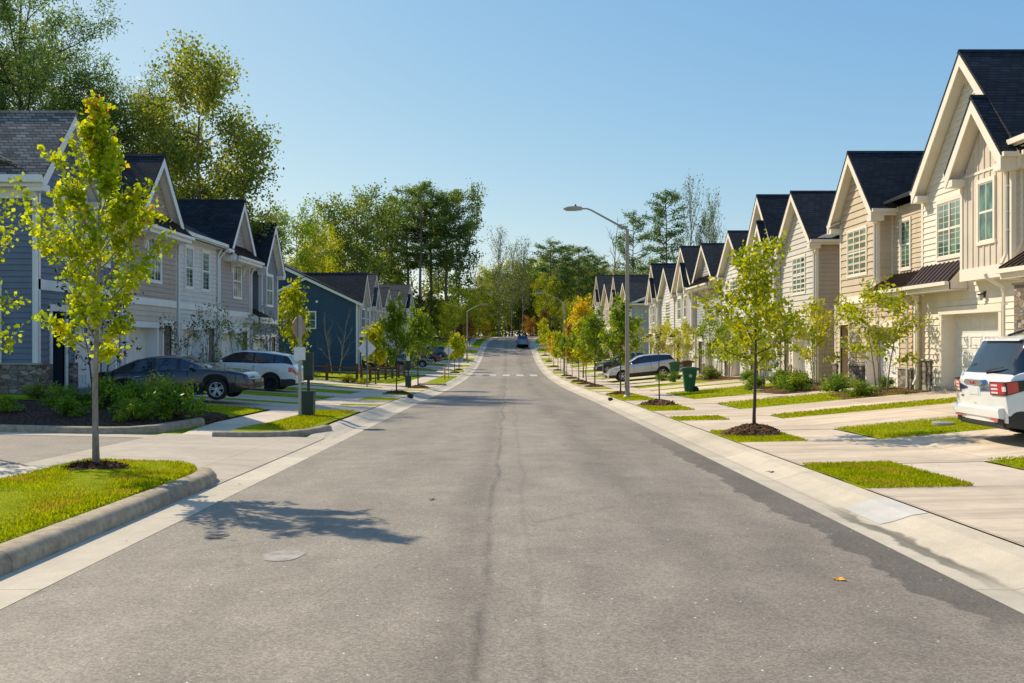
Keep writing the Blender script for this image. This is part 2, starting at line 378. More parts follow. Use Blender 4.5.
# ------------------------------------------------------------------ terrain
PK = [(-30,.58),(0,0),(24,-.47),(33,-.64),(56,-1.17),(70,-1.37),(85,-1.45),(100,-1.27),(117.6,-.72),(138.5,.62),(151.5,1.62),(162,2.25),(175,2.6),(190,2.7),(260,3.0),(600,5),(3000,9)]
def road_z(y):
    k = 0
    while k < len(PK)-2 and y > PK[k+1][0]: k += 1
    y = max(y, PK[0][0])
    (x0, a), (x1, b) = PK[k], PK[k+1]
    def sl(i):
        if i <= 0: return (PK[1][1]-PK[0][1])/(PK[1][0]-PK[0][0])
        if i >= len(PK)-1: return (PK[-1][1]-PK[-2][1])/(PK[-1][0]-PK[-2][0])
        return (PK[i+1][1]-PK[i-1][1])/(PK[i+1][0]-PK[i-1][0])
    h = x1-x0; t = min(1, (y-x0)/h); m0, m1 = sl(k)*h, sl(k+1)*h
    return (2*t**3-3*t*t+1)*a+(t**3-2*t*t+t)*m0+(-2*t**3+3*t*t)*b+(t**3-t*t)*m1
def bendx(y): return .0022*max(0, min(y, 230)-140)**2
CR = [(0,0),(3.5,-.03),(3.8,-.035),(4.0,.01),(4.2,.075),(4.38,.10),(5.75,.13),(7.1,.16),(13.2,.72),(16,.75),(40,.8)]
CL = [(0,0),(3.5,-.03),(3.8,-.035),(4.0,.01),(4.2,.075),(4.38,.10),(5.75,.13),(7.1,.16),(13.2,.55),(16,.6),(40,.8)]
CA = [(0,0),(3.5,-.03),(3.8,-.035),(4.2,-.02),(7.5,.07),(13.2,.2),(40,.3)]   # left side near, where the side street joins
def interp(T, x):
    if x <= T[0][0]: return T[0][1]
    for (a, va), (b, vb) in zip(T, T[1:]):
        if x <= b: return va+(vb-va)*(x-a)/(b-a)
    return T[-1][1]
def sm(a, b, x):
    t = max(0, min(1, (x-a)/(b-a))); return t*t*(3-2*t)
def H(x, y):
    x -= bendx(y)
    if x >= 0: c = interp(CR, x)
    else:
        w = sm(19.4, 21.6, y)
        c = interp(CA, -x)*(1-w)+interp(CL, -x)*w
    w = sm(155, 175, y)
    return road_z(y)+c*(1-w)+.05*w
def sheet(name, xs, ys, off, mats, kind='structure', skirt=0, label=None, wob=0, xf=None, seed=0, midx=None):
    rn = random.Random(seed+len(name)); mb = MB(); nx, ny = len(xs), len(ys)
    for j, y in enumerate(ys):
        for i, x in enumerate(xs):
            X = x if xf is None else xf(x, y); Y = y
            e = (i in (0, nx-1)) or (j in (0, ny-1))
            if wob and e: X += rn.uniform(-wob, wob); Y += rn.uniform(-wob, wob)
            mb.v.append((X+bendx(Y), Y, H(X+bendx(Y), Y)+off-(skirt*.35 if (e and skirt) else 0)))
    for j in range(ny-1):
        for i in range(nx-1):
            a = j*nx+i; mb.f.append([a, a+1, a+nx+1, a+nx]); mb.m.append(0)
    if skirt:
        ring = [i for i in range(nx)]+[j*nx+nx-1 for j in range(1, ny)]+[(ny-1)*nx+i for i in range(nx-2, -1, -1)]+[j*nx for j in range(ny-2, 0, -1)]
        b = len(mb.v)
        for r_ in ring: p = mb.v[r_]; mb.v.append((p[0], p[1], p[2]-skirt))
        n = len(ring)
        for k in range(n): mb.f.append([ring[k], b+k, b+(k+1) % n, ring[(k+1) % n]]); mb.m.append(1 if midx is None else midx)
    o = mb.build(name, mats, smooth=False)
    if kind: o['kind'] = kind
    if label: o['label'] = label
    return o
def seq(a, b, step):
    n = max(1, int(round((b-a)/step))); return [a+(b-a)*i/n for i in range(n+1)]

gx = [-900,-400,-150,-70,-40,-26,-19,-16,-13.2,-11,-9,-7.5,-7.1,-5.75,-4.38,-4.2,-4.0,-3.8,-3.5,-1.75,0,1.75,3.5,3.8,4.0,4.2,4.38,5.75,7.1,9,11,13.2,16,19,26,40,70,150,400,900]
gy = seq(-25, 19, 2)+seq(19.4, 21.8, .3)+seq(24, 230, 2.5)+[260,330,450,700,1200,2500]
sheet('ground', gx, gy, -.03, [M['grass']])
sheet('road', [-3.5,-2.3,-1.2,0,1.2,2.3,3.5], seq(-20, 232, 1.5), 0, [M['asphalt']])
for s in (-1, 1):
    sheet('gutter', [s*v for v in (3.5, 3.8, 4.0, 4.2, 4.38)], seq(13.4 if s < 0 else -20, 190, 1.5), .001 if s > 0 else .002, [M['gutter']])
sheet('gutter', [-v for v in (3.5, 3.8, 4.02)], seq(-20, 13.4, 1.5), .003, [M['gutter']])
sheet('sidewalk', [5.75, 6.4, 7.1], seq(-20, 190, 1.5), .008, [M['walk']])
sheet('sidewalk', [-7.1, -6.4, -5.75], seq(19.4, 190, 1.2), .008, [M['walk']])
sheet('sidewalk', [-7.9, -7.1, -6.35], seq(-20, 13.5, 1.2), .10, [M['walk'], M['kerb']], skirt=.2)
# side street joining from the left with its concrete apron
sheet('apron', [-7.5, -6.4, -5.2, -4.38, -3.98], seq(12.0, 19.6, .5), .012, [M['apron']])
sheet('side_street', [-40, -30, -22, -16, -12, -9, -7.5], seq(13.6, 19.05, .6), .006, [M['asphalt2']])
o = sheet('side_gutter', [-40, -30, -22, -16, -12, -9, -7.5], [18.55, 18.9, 19.2], .012, [M['gutter']])

def verge(y0, y1, s, x0=4.40, x1=5.73, off=.03):
    xs = seq(x0, x1, .33); ys = seq(y0, y1, .3 if y0 < 60 else 1.2)
    return sheet('grass_verge', [s*x for x in xs] if s > 0 else [-x for x in xs[::-1]], ys, off, [M['grass'], M['mulchd']], skirt=.07, wob=.02 if y0 < 45 else 0, seed=int(y0*7)+s)
def lawn(y0, y1, s, x0=7.15, x1=13.0, nm='lawn_strip'):
    xs = seq(x0, x1, .7); ys = seq(y0, y1, .4 if y0 < 60 else 1.2)
    return sheet(nm, [s*x for x in xs] if s > 0 else [-x for x in xs[::-1]], ys, .035, [M['grass'], M['mulchd']], skirt=.07, wob=.025 if y0 < 45 else 0, seed=int(y0*5)+s)
# grass strips (y ranges); between them concrete drives
GR = [(-14,-8),(-2,1.5),(11.0,13.5),(17.1,19.75),(23.1,24.5),(27.4,30.8),(34.1,40.8),(44.2,45.4),(48.6,52.2),(55.6,56.8),(60.2,64.2),(67.8,69.2),(72.6,76.6),(80,81.2),(84.6,90),(94,95.4),(99,104),(108,110),(114,119),(123,125),(129,136),(141,143),(147,157)]
GL = [(30.3,31.4),(34.2,37.0),(40.0,43.4),(46.4,47.6),(49.6,51.2),(57.2,79.5),(83,84.2),(88,92),(96,97.2),(101,105),(109,110.4),(114,119),(123,124.4),(128,134),(138,146)]
for (a, b) in GR:
    verge(a, b, 1); lawn(a, b, 1)
for (a, b) in GL:
    verge(a, b, -1); lawn(a, b, -1, 7.15 if a != 57.2 else 7.9)
for G, s in ((GR, 1), (GL, -1)):
    for (p, q) in zip(G, G[1:]):
        a, b = p[1], q[0]
        if a < -2 and s > 0: continue
        xs = [4.38, 5.0, 5.75, 7.1, 9, 11, 13.2, 13.9]
        sheet('driveway', [s*x for x in xs] if s > 0 else [-x for x in xs[::-1]], seq(a-.06, b+.06, 1.0), .014, [M['drive']])
sheet('driveway', [-13.9,-13.2,-11,-9,-7.1], seq(27.0, 30.36, .8), .014, [M['drive']])
sheet('driveway', [-7.2,-5.75,-4.38], seq(27.0, 30.36, .8), .016, [M['drive']])

# raised island with the maple (near left), verge with rounded corner, mulch bed beyond the side street
def slab(name, poly, top, depth, mats, res=.35, kind='structure', wobble=0):
    """raised patch following the terrain inside a polygon (fan of rings)"""
    cx = sum(p[0] for p in poly)/len(poly); cy = sum(p[1] for p in poly)/len(poly)
    mb = MB(); n = len(poly); K = 5
    for k in range(K+1):
        t = 1-k/K
        for (x, y) in poly:
            X, Y = cx+(x-cx)*t, cy+(y-cy)*t
            dz = 0 if k else -.02
            mb.v.append((X, Y, H(X, Y)+top+dz+wobble*math.sin(X*2.1+Y*1.3)*min(1, k)))
    for k in range(K):
        for i in range(n):
            j = (i+1) % n; mb.f.append([k*n+i, k*n+j, (k+1)*n+j, (k+1)*n+i]); mb.m.append(0)
    b = len(mb.v)
    for (x, y) in poly: mb.v.append((x, y, H(x, y)+top-depth))
    for i in range(n):
        j = (i+1) % n; mb.f.append([i, b+i, b+j, j]); mb.m.append(1)
    o = mb.build(name, mats, smooth=True, angle=40); o['kind'] = kind; return o
def arc(cx, cy, r, a0, a1, n=8): return [(cx+r*math.cos(R(a0+(a1-a0)*i/n)), cy+r*math.sin(R(a0+(a1-a0)*i/n))) for i in range(n+1)]
isl = [(-4.30, y) for y in seq(-18, 12.4, 1.2)]+[(-4.36,12.8),(-4.5,13.15),(-4.75,13.4),(-5.2,13.55),(-5.8,13.52),(-6.2,13.3)]+[(-6.33, y) for y in seq(12.8, -18, 1.2)]
# long thin island: build as sheet for an even grid
def island():
    mb = MB(); ys = seq(-18, 13.5, .35); nx = 9
    for y in ys:
        xr = -4.30 - (max(0, y-12.2)/1.3)**2.2*.62; xl = -6.33 + (max(0, y-12.9)/.6)**2*.35
        for i in range(nx):
            x = xl+(xr-xl)*i/(nx-1)
            e = i in (0, nx-1) or y == ys[-1]
            mb.v.append((x, y, H(x, y)+.15+.035*math.sin(math.pi*i/(nx-1))+(-.02 if e else .012*math.sin(x*5+y*3))))
    n = len(ys)
    for j in range(n-1):
        for i in range(nx-1):
            a = j*nx+i; mb.f.append([a, a+1, a+nx+1, a+nx]); mb.m.append(0)
    ring = [j*nx+nx-1 for j in range(n)]+[(n-1)*nx+i for i in range(nx-2, -1, -1)]+[j*nx for j in range(n-2, -1, -1)]
    b = len(mb.v)
    for r_ in ring: p = mb.v[r_]; mb.v.append((p[0], p[1], p[2]-.25))
    for k in range(len(ring)-1): mb.f.append([ring[k], b+k, b+k+1, ring[k+1]]); mb.m.append(1)
    o = mb.build('grass_verge', [M['grass'], M['mulchd']], smooth=True, angle=40); o['kind'] = 'structure'
island()
ver2 = [(-4.42,26.95)]+[(-4.42, y) for y in seq(26.0, 21.5, .8)]+[(-4.5,20.9),(-4.75,20.3),(-5.1,19.8),(-5.6,19.5)]+[(-6.0,19.4),(-6.3,19.42),(-6.25,20.2)]+[(-5.8,21.2)]+[(-5.73, y) for y in seq(22, 26.95, .8)]
slab('grass_verge', ver2, .05, .2, [M['grass'], M['mulchd']])
bed = [(-30,19.3),(-20,19.3),(-12,19.3),(-9.5,19.3),(-8.6,19.35),(-8.1,19.7),(-7.6,20.4),(-7.15,21.6),(-7.15,23),(-7.6,23.6),(-8.4,24.0),(-9.2,24.6),(-9.8,25.6),(-10.2,26.9),(-13.3,26.9),(-13.3,25.3),(-20,25.3),(-30,25.3)]
slab('mulch_bed', bed, .13, .3, [M['mulchd'], M['mulchd']])
slab('lawn', [(-7.15,23.2),(-7.15,26.9),(-10.1,26.9),(-9.7,25.5),(-9.1,24.5),(-8.3,23.9)], .06, .15, [M['grass'], M['mulchd']])
slab('lawn', [(-10.8,23.6),(-13.2,23.3),(-16,23.3),(-16,25.2),(-13.4,25.2),(-11.2,24.9)], .16, .2, [M['grass'], M['mulchd']])

# standing kerbs
def kerb_path(path, h=.15, w=.19, base=-.12, lean=.05):
    """path with the street on its right hand side"""
    mb = MB(); prof = [(0, base), (-.0+lean*.2, h*.55), (lean, h*.86), (lean+.03, h*.96), (lean+.07, h), (lean+w-.04, h), (lean+w, h-.02), (lean+w, base)]
    n = len(path); k = len(prof)
    for i, (x, y) in enumerate(path):
        a = path[max(0, i-1)]; b = path[min(n-1, i+1)]
        d = Vector((b[0]-a[0], b[1]-a[1])).normalized(); nn = Vector((-d.y, d.x))
        for (o_, z) in prof:
            X, Y = x+nn.x*o_, y+nn.y*o_
            mb.v.append((X, Y, H(x, y)+z))
    for i in range(n-1):
        for j in range(k-1):
            a = i*k+j; mb.f.append([a, a+1, a+k+1, a+k]); mb.m.append(0)
    mb.f.append(list(range(k))); mb.m.append(0); mb.f.append([(n-1)*k+j for j in range(k)][::-1]); mb.m.append(0)
    o = mb.build('kerb', M['kerb'], smooth=True, angle=50); o['kind'] = 'structure'; return o
kerb_path([(-4.02, y) for y in seq(-18, 11.8, .8)]+[(-4.03,12.3),(-4.1,12.7),(-4.22,12.95)], h=.17, w=.25)
kerb_path([(-40,19.1),(-25,19.1),(-12,19.1),(-9.4,19.1),(-8.6,19.15),(-8.1,19.45),(-7.7,19.95),(-7.4,20.6),(-7.2,21.4)], h=.15)
kerb_path([(-6.3,19.15),(-5.8,19.2),(-5.3,19.35),(-4.8,19.65),(-4.4,20.1),(-4.2,20.6),(-4.12,21.1)], h=.12)
kerb_path([(-5.7,57.0),(-5.1,57.05),(-4.6,57.3),(-4.25,57.9),(-4.12,58.8),(-4.1,60)], h=.12)
# crosswalk bars
for i in range(5):
    x0 = -3.05+i*1.28
    sheet('crosswalk_marking', [x0, x0+.33, x0+.66], seq(82.4, 86, 1.2), .006, [M['faded']])
# pale repaired patch and drain cover on the road
mb = MB(); c = [(-1.96+.17*math.cos(t)*(1+.08*math.sin(3*t)), 7.85+.24*math.sin(t)*(1+.1*math.cos(2*t))) for t in [2*math.pi*k/20 for k in range(20)]]
mb.face([(x, y, H(x, y)+.004) for x, y in c]); tag(mb.build('patch_of_mortar', M['plaster']), kind='structure')
mb = MB(); c = [(-2.83+.10*math.cos(t)*(1+.3*math.sin(2*t)), 8.75+.12*math.sin(t)) for t in [2*math.pi*k/16 for k in range(16)]]
mb.face([(x, y, H(x, y)+.004) for x, y in c]); tag(mb.build('oil_stain', M['oil']), kind='structure')
mb = MB()
for k in range(4): pass
sheet('pale_gutter_slab', [3.86, 4.0, 4.2, 4.37], seq(9.35, 10.4, .5), .006, [M['newc']])
# dirt beyond the end of the street
slab('bare_earth', [(-3,176),(-12,170),(-16,150),(-8,146),(-7.5,150),(-6,160),(-2,172)][::-1], .12, .3, [M['dirt'], M['dirt']])
slab('bare_earth', [(2,196),(14,186),(30,190),(34,210),(10,214)], .25, .4, [M['dirt'], M['dirt']])

# grass blades on the nearest lawns
def blades(name, regions, h=.034, wd=.009, smat='blade'):
    P = []
    for (inside, x0, x1, y0, y1, n, dz) in regions:
        xs = rng.uniform(x0, x1, n); ys = rng.uniform(y0, y1, n)
        for x, y in zip(xs, ys):
            if inside is None or inside(x, y): P.append((x, y, H(x, y)+dz))
    P = np.array(P); n = len(P)
    a = rng.uniform(0, 2*np.pi, n); hh = h*rng.uniform(.5, 1.3, n); w = wd*rng.uniform(.7, 1.4, n)*np.where(P[:, 1] > 20, 2.2, 1)
    dx = np.cos(a)*w; dy = np.sin(a)*w; ln = rng.uniform(-.6, .6, (n, 2))*hh[:, None]
    V = np.zeros((n, 3, 3)); V[:, 0] = P; V[:, 1] = P; V[:, 2] = P
    V[:, 0, 0] -= dx; V[:, 0, 1] -= dy; V[:, 1, 0] += dx; V[:, 1, 1] += dy
    V[:, 2, 0] += ln[:, 0]; V[:, 2, 1] += ln[:, 1]; V[:, 2, 2] += hh
    colr = np.clip(rng.normal(.45, .22, n), 0, 1); g = rng.uniform(.6, 1.1, n)
    return card_mesh(name, V, colr, g, M[smat])
def card_mesh(name, V, colr, g, mat, link=True):
    n, k, _ = V.shape
    me = bpy.data.meshes.new(name); me.vertices.add(n*k); me.loops.add(n*k); me.polygons.add(n)
    me.vertices.foreach_set('co', V.reshape(-1).astype(np.float32)); me.loops.foreach_set('vertex_index', np.arange(n*k, dtype=np.int32))
    me.polygons.foreach_set('loop_start', np.arange(0, n*k, k, dtype=np.int32)); me.polygons.foreach_set('loop_total', np.full(n, k, dtype=np.int32))
    me.update(calc_edges=True)
    at = me.color_attributes.new('Col', 'FLOAT_COLOR', 'POINT')
    c = np.ones((n, k, 4), np.float32); c[:, :, 0] = colr[:, None]; c[:, :, 1] = g[:, None]; c[:, :, 2] = 0
    at.data.foreach_set('color', c.reshape(-1)); me.materials.append(mat)
    return obj(name, me) if link else me
tag(blades('lawn_grass', [
    (lambda x, y: x < -4.32-(max(0, y-12.2)/1.3)**2.2*.62 and (x+5.7)**2+(y-12.5)**2 > .16, -6.3, -4.3, 6.5, 13.45, 42000, .165),
    (None, 4.41, 5.72, 11.0, 13.5, 12000, .028), (None, 7.16, 9.5, 11.0, 13.5, 5000, .03), (None, 4.41, 5.72, 17.1, 19.75, 6500, .028),
    (None, 7.16, 12.5, 17.1, 19.75, 12000, .03), (None, 7.16, 12.8, 23.1, 24.5, 4000, .03), (None, 4.41, 5.72, 23.1, 24.5, 1300, .028),
    (None, 4.41, 5.72, 27.4, 30.8, 2500, .028), (None, 7.16, 12.6, 27.4, 30.8, 5000, .03), (None, 4.41, 5.72, 34.1, 40.8, 2500, .028), (None, 7.16, 12.6, 34.1, 40.8, 5000, .03),
    (None, -5.7, -4.6, 20.6, 26.9, 9000, .045), (None, -9.0, -7.2, 24.2, 26.9, 2600, .05)]), kind='stuff')
# ------------------------------------------------------------------ houses
def lap(mb, P, a0, a1, z0, z1, ops=(), exp=.17, amp=.03, lo=None, hi=None, m=None):
    br = {z0, z1}
    for o in ops:
        for z in (o[2], o[3]):
            if z0 < z < z1: br.add(z)
    k = math.floor(z0/exp)
    while k*exp < z1:
        if k*exp > z0: br.add(k*exp)
        k += 1
    zs = sorted(br)
    for zb, zt in zip(zs, zs[1:]):
        if zt-zb < 1e-4: continue
        c0 = math.floor((zb+1e-5)/exp)*exp
        ob = amp*(1-(zb-c0)/exp); ot = amp*(1-(zt-c0)/exp)
        segs = [(a0, a1)]
        for o in ops:
            if o[2] < (zb+zt)/2 < o[3]:
                ns = []
                for (p, q) in segs:
                    if o[1] <= p or o[0] >= q: ns.append((p, q)); continue
                    if o[0] > p: ns.append((p, o[0]))
                    if o[1] < q: ns.append((o[1], q))
                segs = ns
        for (p, q) in segs:
            pb, pt, qb, qt = p, p, q, q
            if lo: pb = max(p, lo(zb)); pt = max(p, lo(zt))
            if hi: qb = min(q, hi(zb)); qt = min(q, hi(zt))
            if qb-pb < .005: continue
            if qt < pt: qt = pt = (pt+qt)/2
            mb.face([P(pb, ob, zb), P(qb, ob, zb), P(qt, ot, zt), P(pt, ot, zt)], m)
            if abs(zb-c0) < 1e-4 or zb == z0: mb.face([P(pb, 0, zb), P(qb, 0, zb), P(qb, ob, zb), P(pb, ob, zb)], m)
def bb(mb, P, a0, a1, z0, z1, lo=None, hi=None, step=.3):
    n = 24 if lo else 1
    for i in range(n):
        za, zb = z0+(z1-z0)*i/n, z0+(z1-z0)*(i+1)/n
        pa = max(a0, lo(za)) if lo else a0; pb = max(a0, lo(zb)) if lo else a0
        qa = min(a1, hi(za)) if hi else a1; qb = min(a1, hi(zb)) if hi else a1
        if qa <= pa: continue
        if qb < pb: qb = pb = (pb+qb)/2
        mb.face([P(pa, 0, za), P(qa, 0, za), P(qb, 0, zb), P(pb, 0, zb)])
    a = a0+step/2
    while a < a1-.02:
        zt = z1
        if lo:
            z = z1
            while z > z0 and (lo(z) > a or hi(z) < a+.05): z -= .02
            zt = z
        c = [P(a, 0, z0), P(a+.05, 0, z0), P(a+.05, .025, z0), P(a, .025, z0), P(a, 0, zt), P(a+.05, 0, zt), P(a+.05, .025, zt), P(a, .025, zt)]
        b = len(mb.v); mb.v += [tuple(x) for x in c]
        for q in ((3,2,6,7),(0,3,7,4),(2,1,5,6)): mb.f.append([b+t for t in q]); mb.m.append(0)
        a += step
class Unit:
    def __init__(s, side, base, label, XF=13.5, trim='white', glass='glass', group=None):
        s.side, s.base, s.XF = side, base, XF
        s.root = empty('townhouse'); tag(s.root, label, 'townhouse', group or ('townhouses along the right of the street' if side > 0 else 'townhouses along the left of the street'))
        s.trim = M[trim]; s.tr = MB(); s.glass = M[glass]; s.fnd = MB(); s.gut = MB(); s.exp = .185; s.soff = MB()
    def T(s, u, v, z):           # u along the street, v out towards the street
        return (s.side*(s.XF-v), u, z)
    def PU(s, v): return lambda a, o, z: s.T(a, v+o, z)
    def PV(s, u, sg): return lambda a, o, z: s.T(u+sg*o, a, z)
    def bx(s, mb, u0, u1, v0, v1, z0, z1, m=None): mb.box(u0, u1, v0, v1, z0, z1, T=s.T, m=m)
    def finish(s, roofmat):
        if s.tr.f: s.tr.build('trim', s.trim, s.root)
        if s.gut.f: s.gut.build('gutter', s.trim, s.root)
        if s.fnd.f: s.fnd.build('foundation', M['conc'], s.root)
        if s.soff.f: s.soff.build('soffit', s.trim, s.root)
    def window(s, ua, ub, za, zb, v, n=1, sash=True):
        """framed window standing proud of the wall; n sashes side by side"""
        w = .09; mb = MB(); o = .012
        for (a, b, c, d) in ((ua-w, ub+w, zb, zb+w*1.25), (ua-w-.02, ub+w+.02, za-w*1.1, za), (ua-w, ua, za, zb), (ub, ub+w, za, zb)):
            s.bx(mb, a, b, v-.02, v+.055, c, d)
        pw = (ub-ua)/n; f = .035
        for i in range(n):
            a, b = ua+i*pw, ua+(i+1)*pw
            zm = (za+zb)/2
            if i: s.bx(mb, a-.035, a+.035, v-.02, v+.045, za, zb)
            for (p, q, z0, z1, d) in ((a, a+f, za, zb, .034), (b-f, b, za, zb, .034), (a+f, b-f, za, za+f, .034), (a+f, b-f, zb-f, zb, .034), (a+f, b-f, zm-.03, zm+.03, .036)):
                s.bx(mb, p, q, v-.02, v+d, z0, z1)
            if pw > .6:
                c = (a+b)/2
                s.bx(mb, c-.012, c+.012, v-.02, v+.031, za+f, zb-f)
        w_ = mb.build('window', s.trim, s.root)
        g = MB(); g.face([s.T(ua, v+.026, za), s.T(ub, v+.026, za), s.T(ub, v+.026, zb), s.T(ua, v+.026, zb)]); g.build('pane', s.glass, w_)
    def door(s, ua, ub, z0, z1, v, depth=.9, mat='doord', inner=None):
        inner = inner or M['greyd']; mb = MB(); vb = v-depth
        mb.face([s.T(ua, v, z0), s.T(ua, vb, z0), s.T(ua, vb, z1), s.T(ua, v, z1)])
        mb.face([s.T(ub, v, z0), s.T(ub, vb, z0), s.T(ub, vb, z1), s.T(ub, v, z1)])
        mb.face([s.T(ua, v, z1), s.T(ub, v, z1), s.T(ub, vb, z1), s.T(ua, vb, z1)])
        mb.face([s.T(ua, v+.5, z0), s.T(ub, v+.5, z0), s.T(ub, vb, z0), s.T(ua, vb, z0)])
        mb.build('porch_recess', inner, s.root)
        d = MB(); s.bx(d, ua, ub, vb-.06, vb, z0, z1)
        for (p, q, a, b) in ((.12,.46,.08,.42),(.54,.88,.08,.42),(.12,.46,.5,.92),(.54,.88,.5,.92)):
            s.bx(d, ua+(ub-ua)*p, ua+(ub-ua)*q, vb, vb+.015, z0+(z1-z0)*a, z0+(z1-z0)*b)
        dd = d.build('door', M[mat], s.root)
        k = MB(); k.lathe([(.0, 0), (.03, .01), (.035, .04), (.015, .06)], 8, T=lambda x, y, z: s.T(ua+.1+x, vb+.015+z, z0+1.0+y)); k.build('handle', M['chrome'], dd)
        for (a, b) in ((ua-.13, ua), (ub, ub+.13)): s.bx(s.tr, a, b, v-.05, v+.05, z0-.05, z1)
        s.bx(s.tr, ua-.17, ub+.17, v-.05, v+.065, z1, z1+.2)
    def garage(s, ua, ub, z0, z1, v, depth=.42):
        vb = v-depth; mb = MB()
        for (a, b) in ((ua-.14, ua), (ub, ub+.14)): s.bx(s.tr, a, b, vb, v+.045, z0-.1, z1)
        s.bx(s.tr, ua-.18, ub+.18, vb, v+.06, z1, z1+.22)
        s.bx(mb, ua, ub, vb-.05, vb, z0-.1, z1)
        n, r = 4, 4; pw = (ub-ua)/n; ph = (z1-z0)/r
        for j in range(r):
            s.bx(mb, ua, ub, vb, vb+.008, z0+j*ph+.015, z0+(j+1)*ph-.015)
            for i in range(n):
                a, b = ua+i*pw+.08, ua+(i+1)*pw-.08; c, d = z0+j*ph+.1, z0+(j+1)*ph-.1
                for (p, q, e, f) in ((a, b, c, c+.03), (a, b, d-.03, d), (a, a+.03, c+.03, d-.03), (b-.03, b, c+.03, d-.03)): s.bx(mb, p, q, vb+.008, vb+.03, e, f)
                s.bx(mb, a+.08, b-.08, vb+.008, vb+.022, c+.08, d-.08)
        g = mb.build('garage_door', M['gdoor'], s.root)
        h = MB(); s.bx(h, (ua+ub)/2-.12, (ua+ub)/2+.12, vb+.03, vb+.05, z0+ph+.03, z0+ph+.06); h.build('handle', M['lampblk'], g)
    def lamp(s, u, z, v):
        mb = MB(); s.bx(mb, u-.06, u+.06, v, v+.03, z-.05, z+.12); s.bx(mb, u-.01, u+.01, v+.03, v+.14, z+.06, z+.08); s.bx(mb, u-.07, u+.07, v+.08, v+.2, z+.02, z+.05)
        l = mb.build('wall_lamp', M['lampblk'], s.root)
        g = MB(); s.bx(g, u-.045, u+.045, v+.1, v+.18, z-.14, z+.02); g.build('lamp_glass', M['lampgl'], l)
    def spout(s, u, v, z0, z1, kick=.12, kv=.3):
        mb = MB(); r = .048
        mb.tube([s.T(u, v+kv+.05, z1), s.T(u, v+kv, z1-.12), s.T(u, v+.12, z1-.34), s.T(u, v+.075, z1-.5), s.T(u, v+.075, z0+.45), s.T(u, v+.1, z0+.35), s.T(u-kick*.3, v+.22, z0+.12)], r, 6)
        for z in (z0+1, (z0+z1)/2, z1-.8): s.bx(mb, u-.07, u+.07, v, v+.09, z, z+.03)
        mb.build('downspout', s.trim, s.root)
    def awning(s, ua, ub, ve, vw, ze, zw, wallv=None, mat='metalroof'):
        """small metal shed roof with ribs, boxed eave, white cheeks"""
        mb = MB(); t = .04
        def pt(u, k, dz=0): return s.T(u, ve+(vw-ve)*k, ze+(zw-ze)*k+dz)
        mb.face([pt(ua, 0), pt(ub, 0), pt(ub, 1), pt(ua, 1)]); mb.face([pt(ua, 0, -t), pt(ub, 0, -t), pt(ub, 1, -t), pt(ua, 1, -t)])
        mb.face([pt(ua, 0), pt(ub, 0), pt(ub, 0, -t), pt(ua, 0, -t)]); mb.face([pt(ua, 0), pt(ua, 1), pt(ua, 1, -t), pt(ua, 0, -t)]); mb.face([pt(ub, 0), pt(ub, 1), pt(ub, 1, -t), pt(ub, 0, -t)])
        n = max(2, int((ub-ua)/.26)) 
        for i in range(n+1):
            u = ua+.02+(ub-ua-.04)*i/n
            b = len(mb.v)
            for du in (-.014, .014):
                for (k, dz) in ((0, 0), (1, 0), (1, .035), (0, .035)): mb.v.append(pt(u+du, k, dz))
            for q in ((0,1,2,3),(4,5,6,7),(3,2,6,7),(0,3,7,4)): mb.f.append([b+x for x in q]); mb.m.append(0)
        mb.build('porch_roof', M[mat], s.root)
        tb = MB()
        # cheeks (triangles) + fascia + flat soffit
        for (a, b) in ((ua+.03, ua+.09), (ub-.09, ub-.03)):
            tb.prism([(ve-.05, ze-.26), (ve-.05, ze-.05), (vw, zw-.05), (vw, ze-.26)], a, b, lambda a_, p, q: s.T(a_, p, q))
        s.bx(tb, ua+.03, ub-.03, ve-.09, ve-.02, ze-.28, ze-.045)
        s.bx(tb, ua+.03, ub-.03, vw, ve-.09, ze-.28, ze-.25)
        s.bx(tb, ua, ub, ve-.01, ve+.10, ze-.14, ze-.03)
        tb.build('porch_eave', s.trim, s.root)
    def gable_roof(s, uL, uR, zf, zp, vf, vb, roof='shingle', brk=True, apex=False, wallu=None):
        uc = (uL+uR)/2; hw = (uR-uL)/2; sl = (zp-zf)/hw; L = math.hypot(1, sl)
        mb = MB(); t = .07*L
        for sg in (-1, 1):
            mb.prism([(uc, zp), (uc+sg*hw, zf), (uc+sg*hw, zf-t), (uc, zp-t)], vf, vb, lambda a, p, q: s.T(p, a, q))
        mb.prism([(uc-.09, zp-.09*sl+.03), (uc, zp+.035), (uc+.09, zp-.09*sl+.03), (uc, zp-.02)], vf+.01, vb, lambda a, p, q: s.T(p, a, q))
        r = mb.build('roof', M[roof], s.root)
        sb = MB(); t2 = .2*L
        e = .03
        for sg in (-1, 1):    # rake boards + soffit slabs
            sb.prism([(uc, zp-t), (uc+sg*(hw-e), zf-t+e*sl), (uc+sg*(hw-e), zf-t2+e*sl), (uc, zp-t2)], vf-.02, vb+.02 if vb < vf-2.5 else vb, lambda a, p, q: s.T(p, a, q))
            sb.prism([(uc, zp-t*.6), (uc+sg*(hw-e*.3), zf-t*.6), (uc+sg*(hw-e*.3), zf-.30*L), (uc+sg*(hw-e-.02), zf-.30*L), (uc, zp-.30*L)], vf-.045, vf-.01, lambda a, p, q: s.T(p, a, q))
        sb.build('rake_trim', s.trim, r)
        if brk:
            for sg in (-1, 1):
                u0, u1 = sorted((uc+sg*(hw-.42), uc+sg*(hw-.04)))
                s.bx(s.soff, u0, u1, vf-.5, vf-.03, zf-.30*L, zf-.30*L+.2)
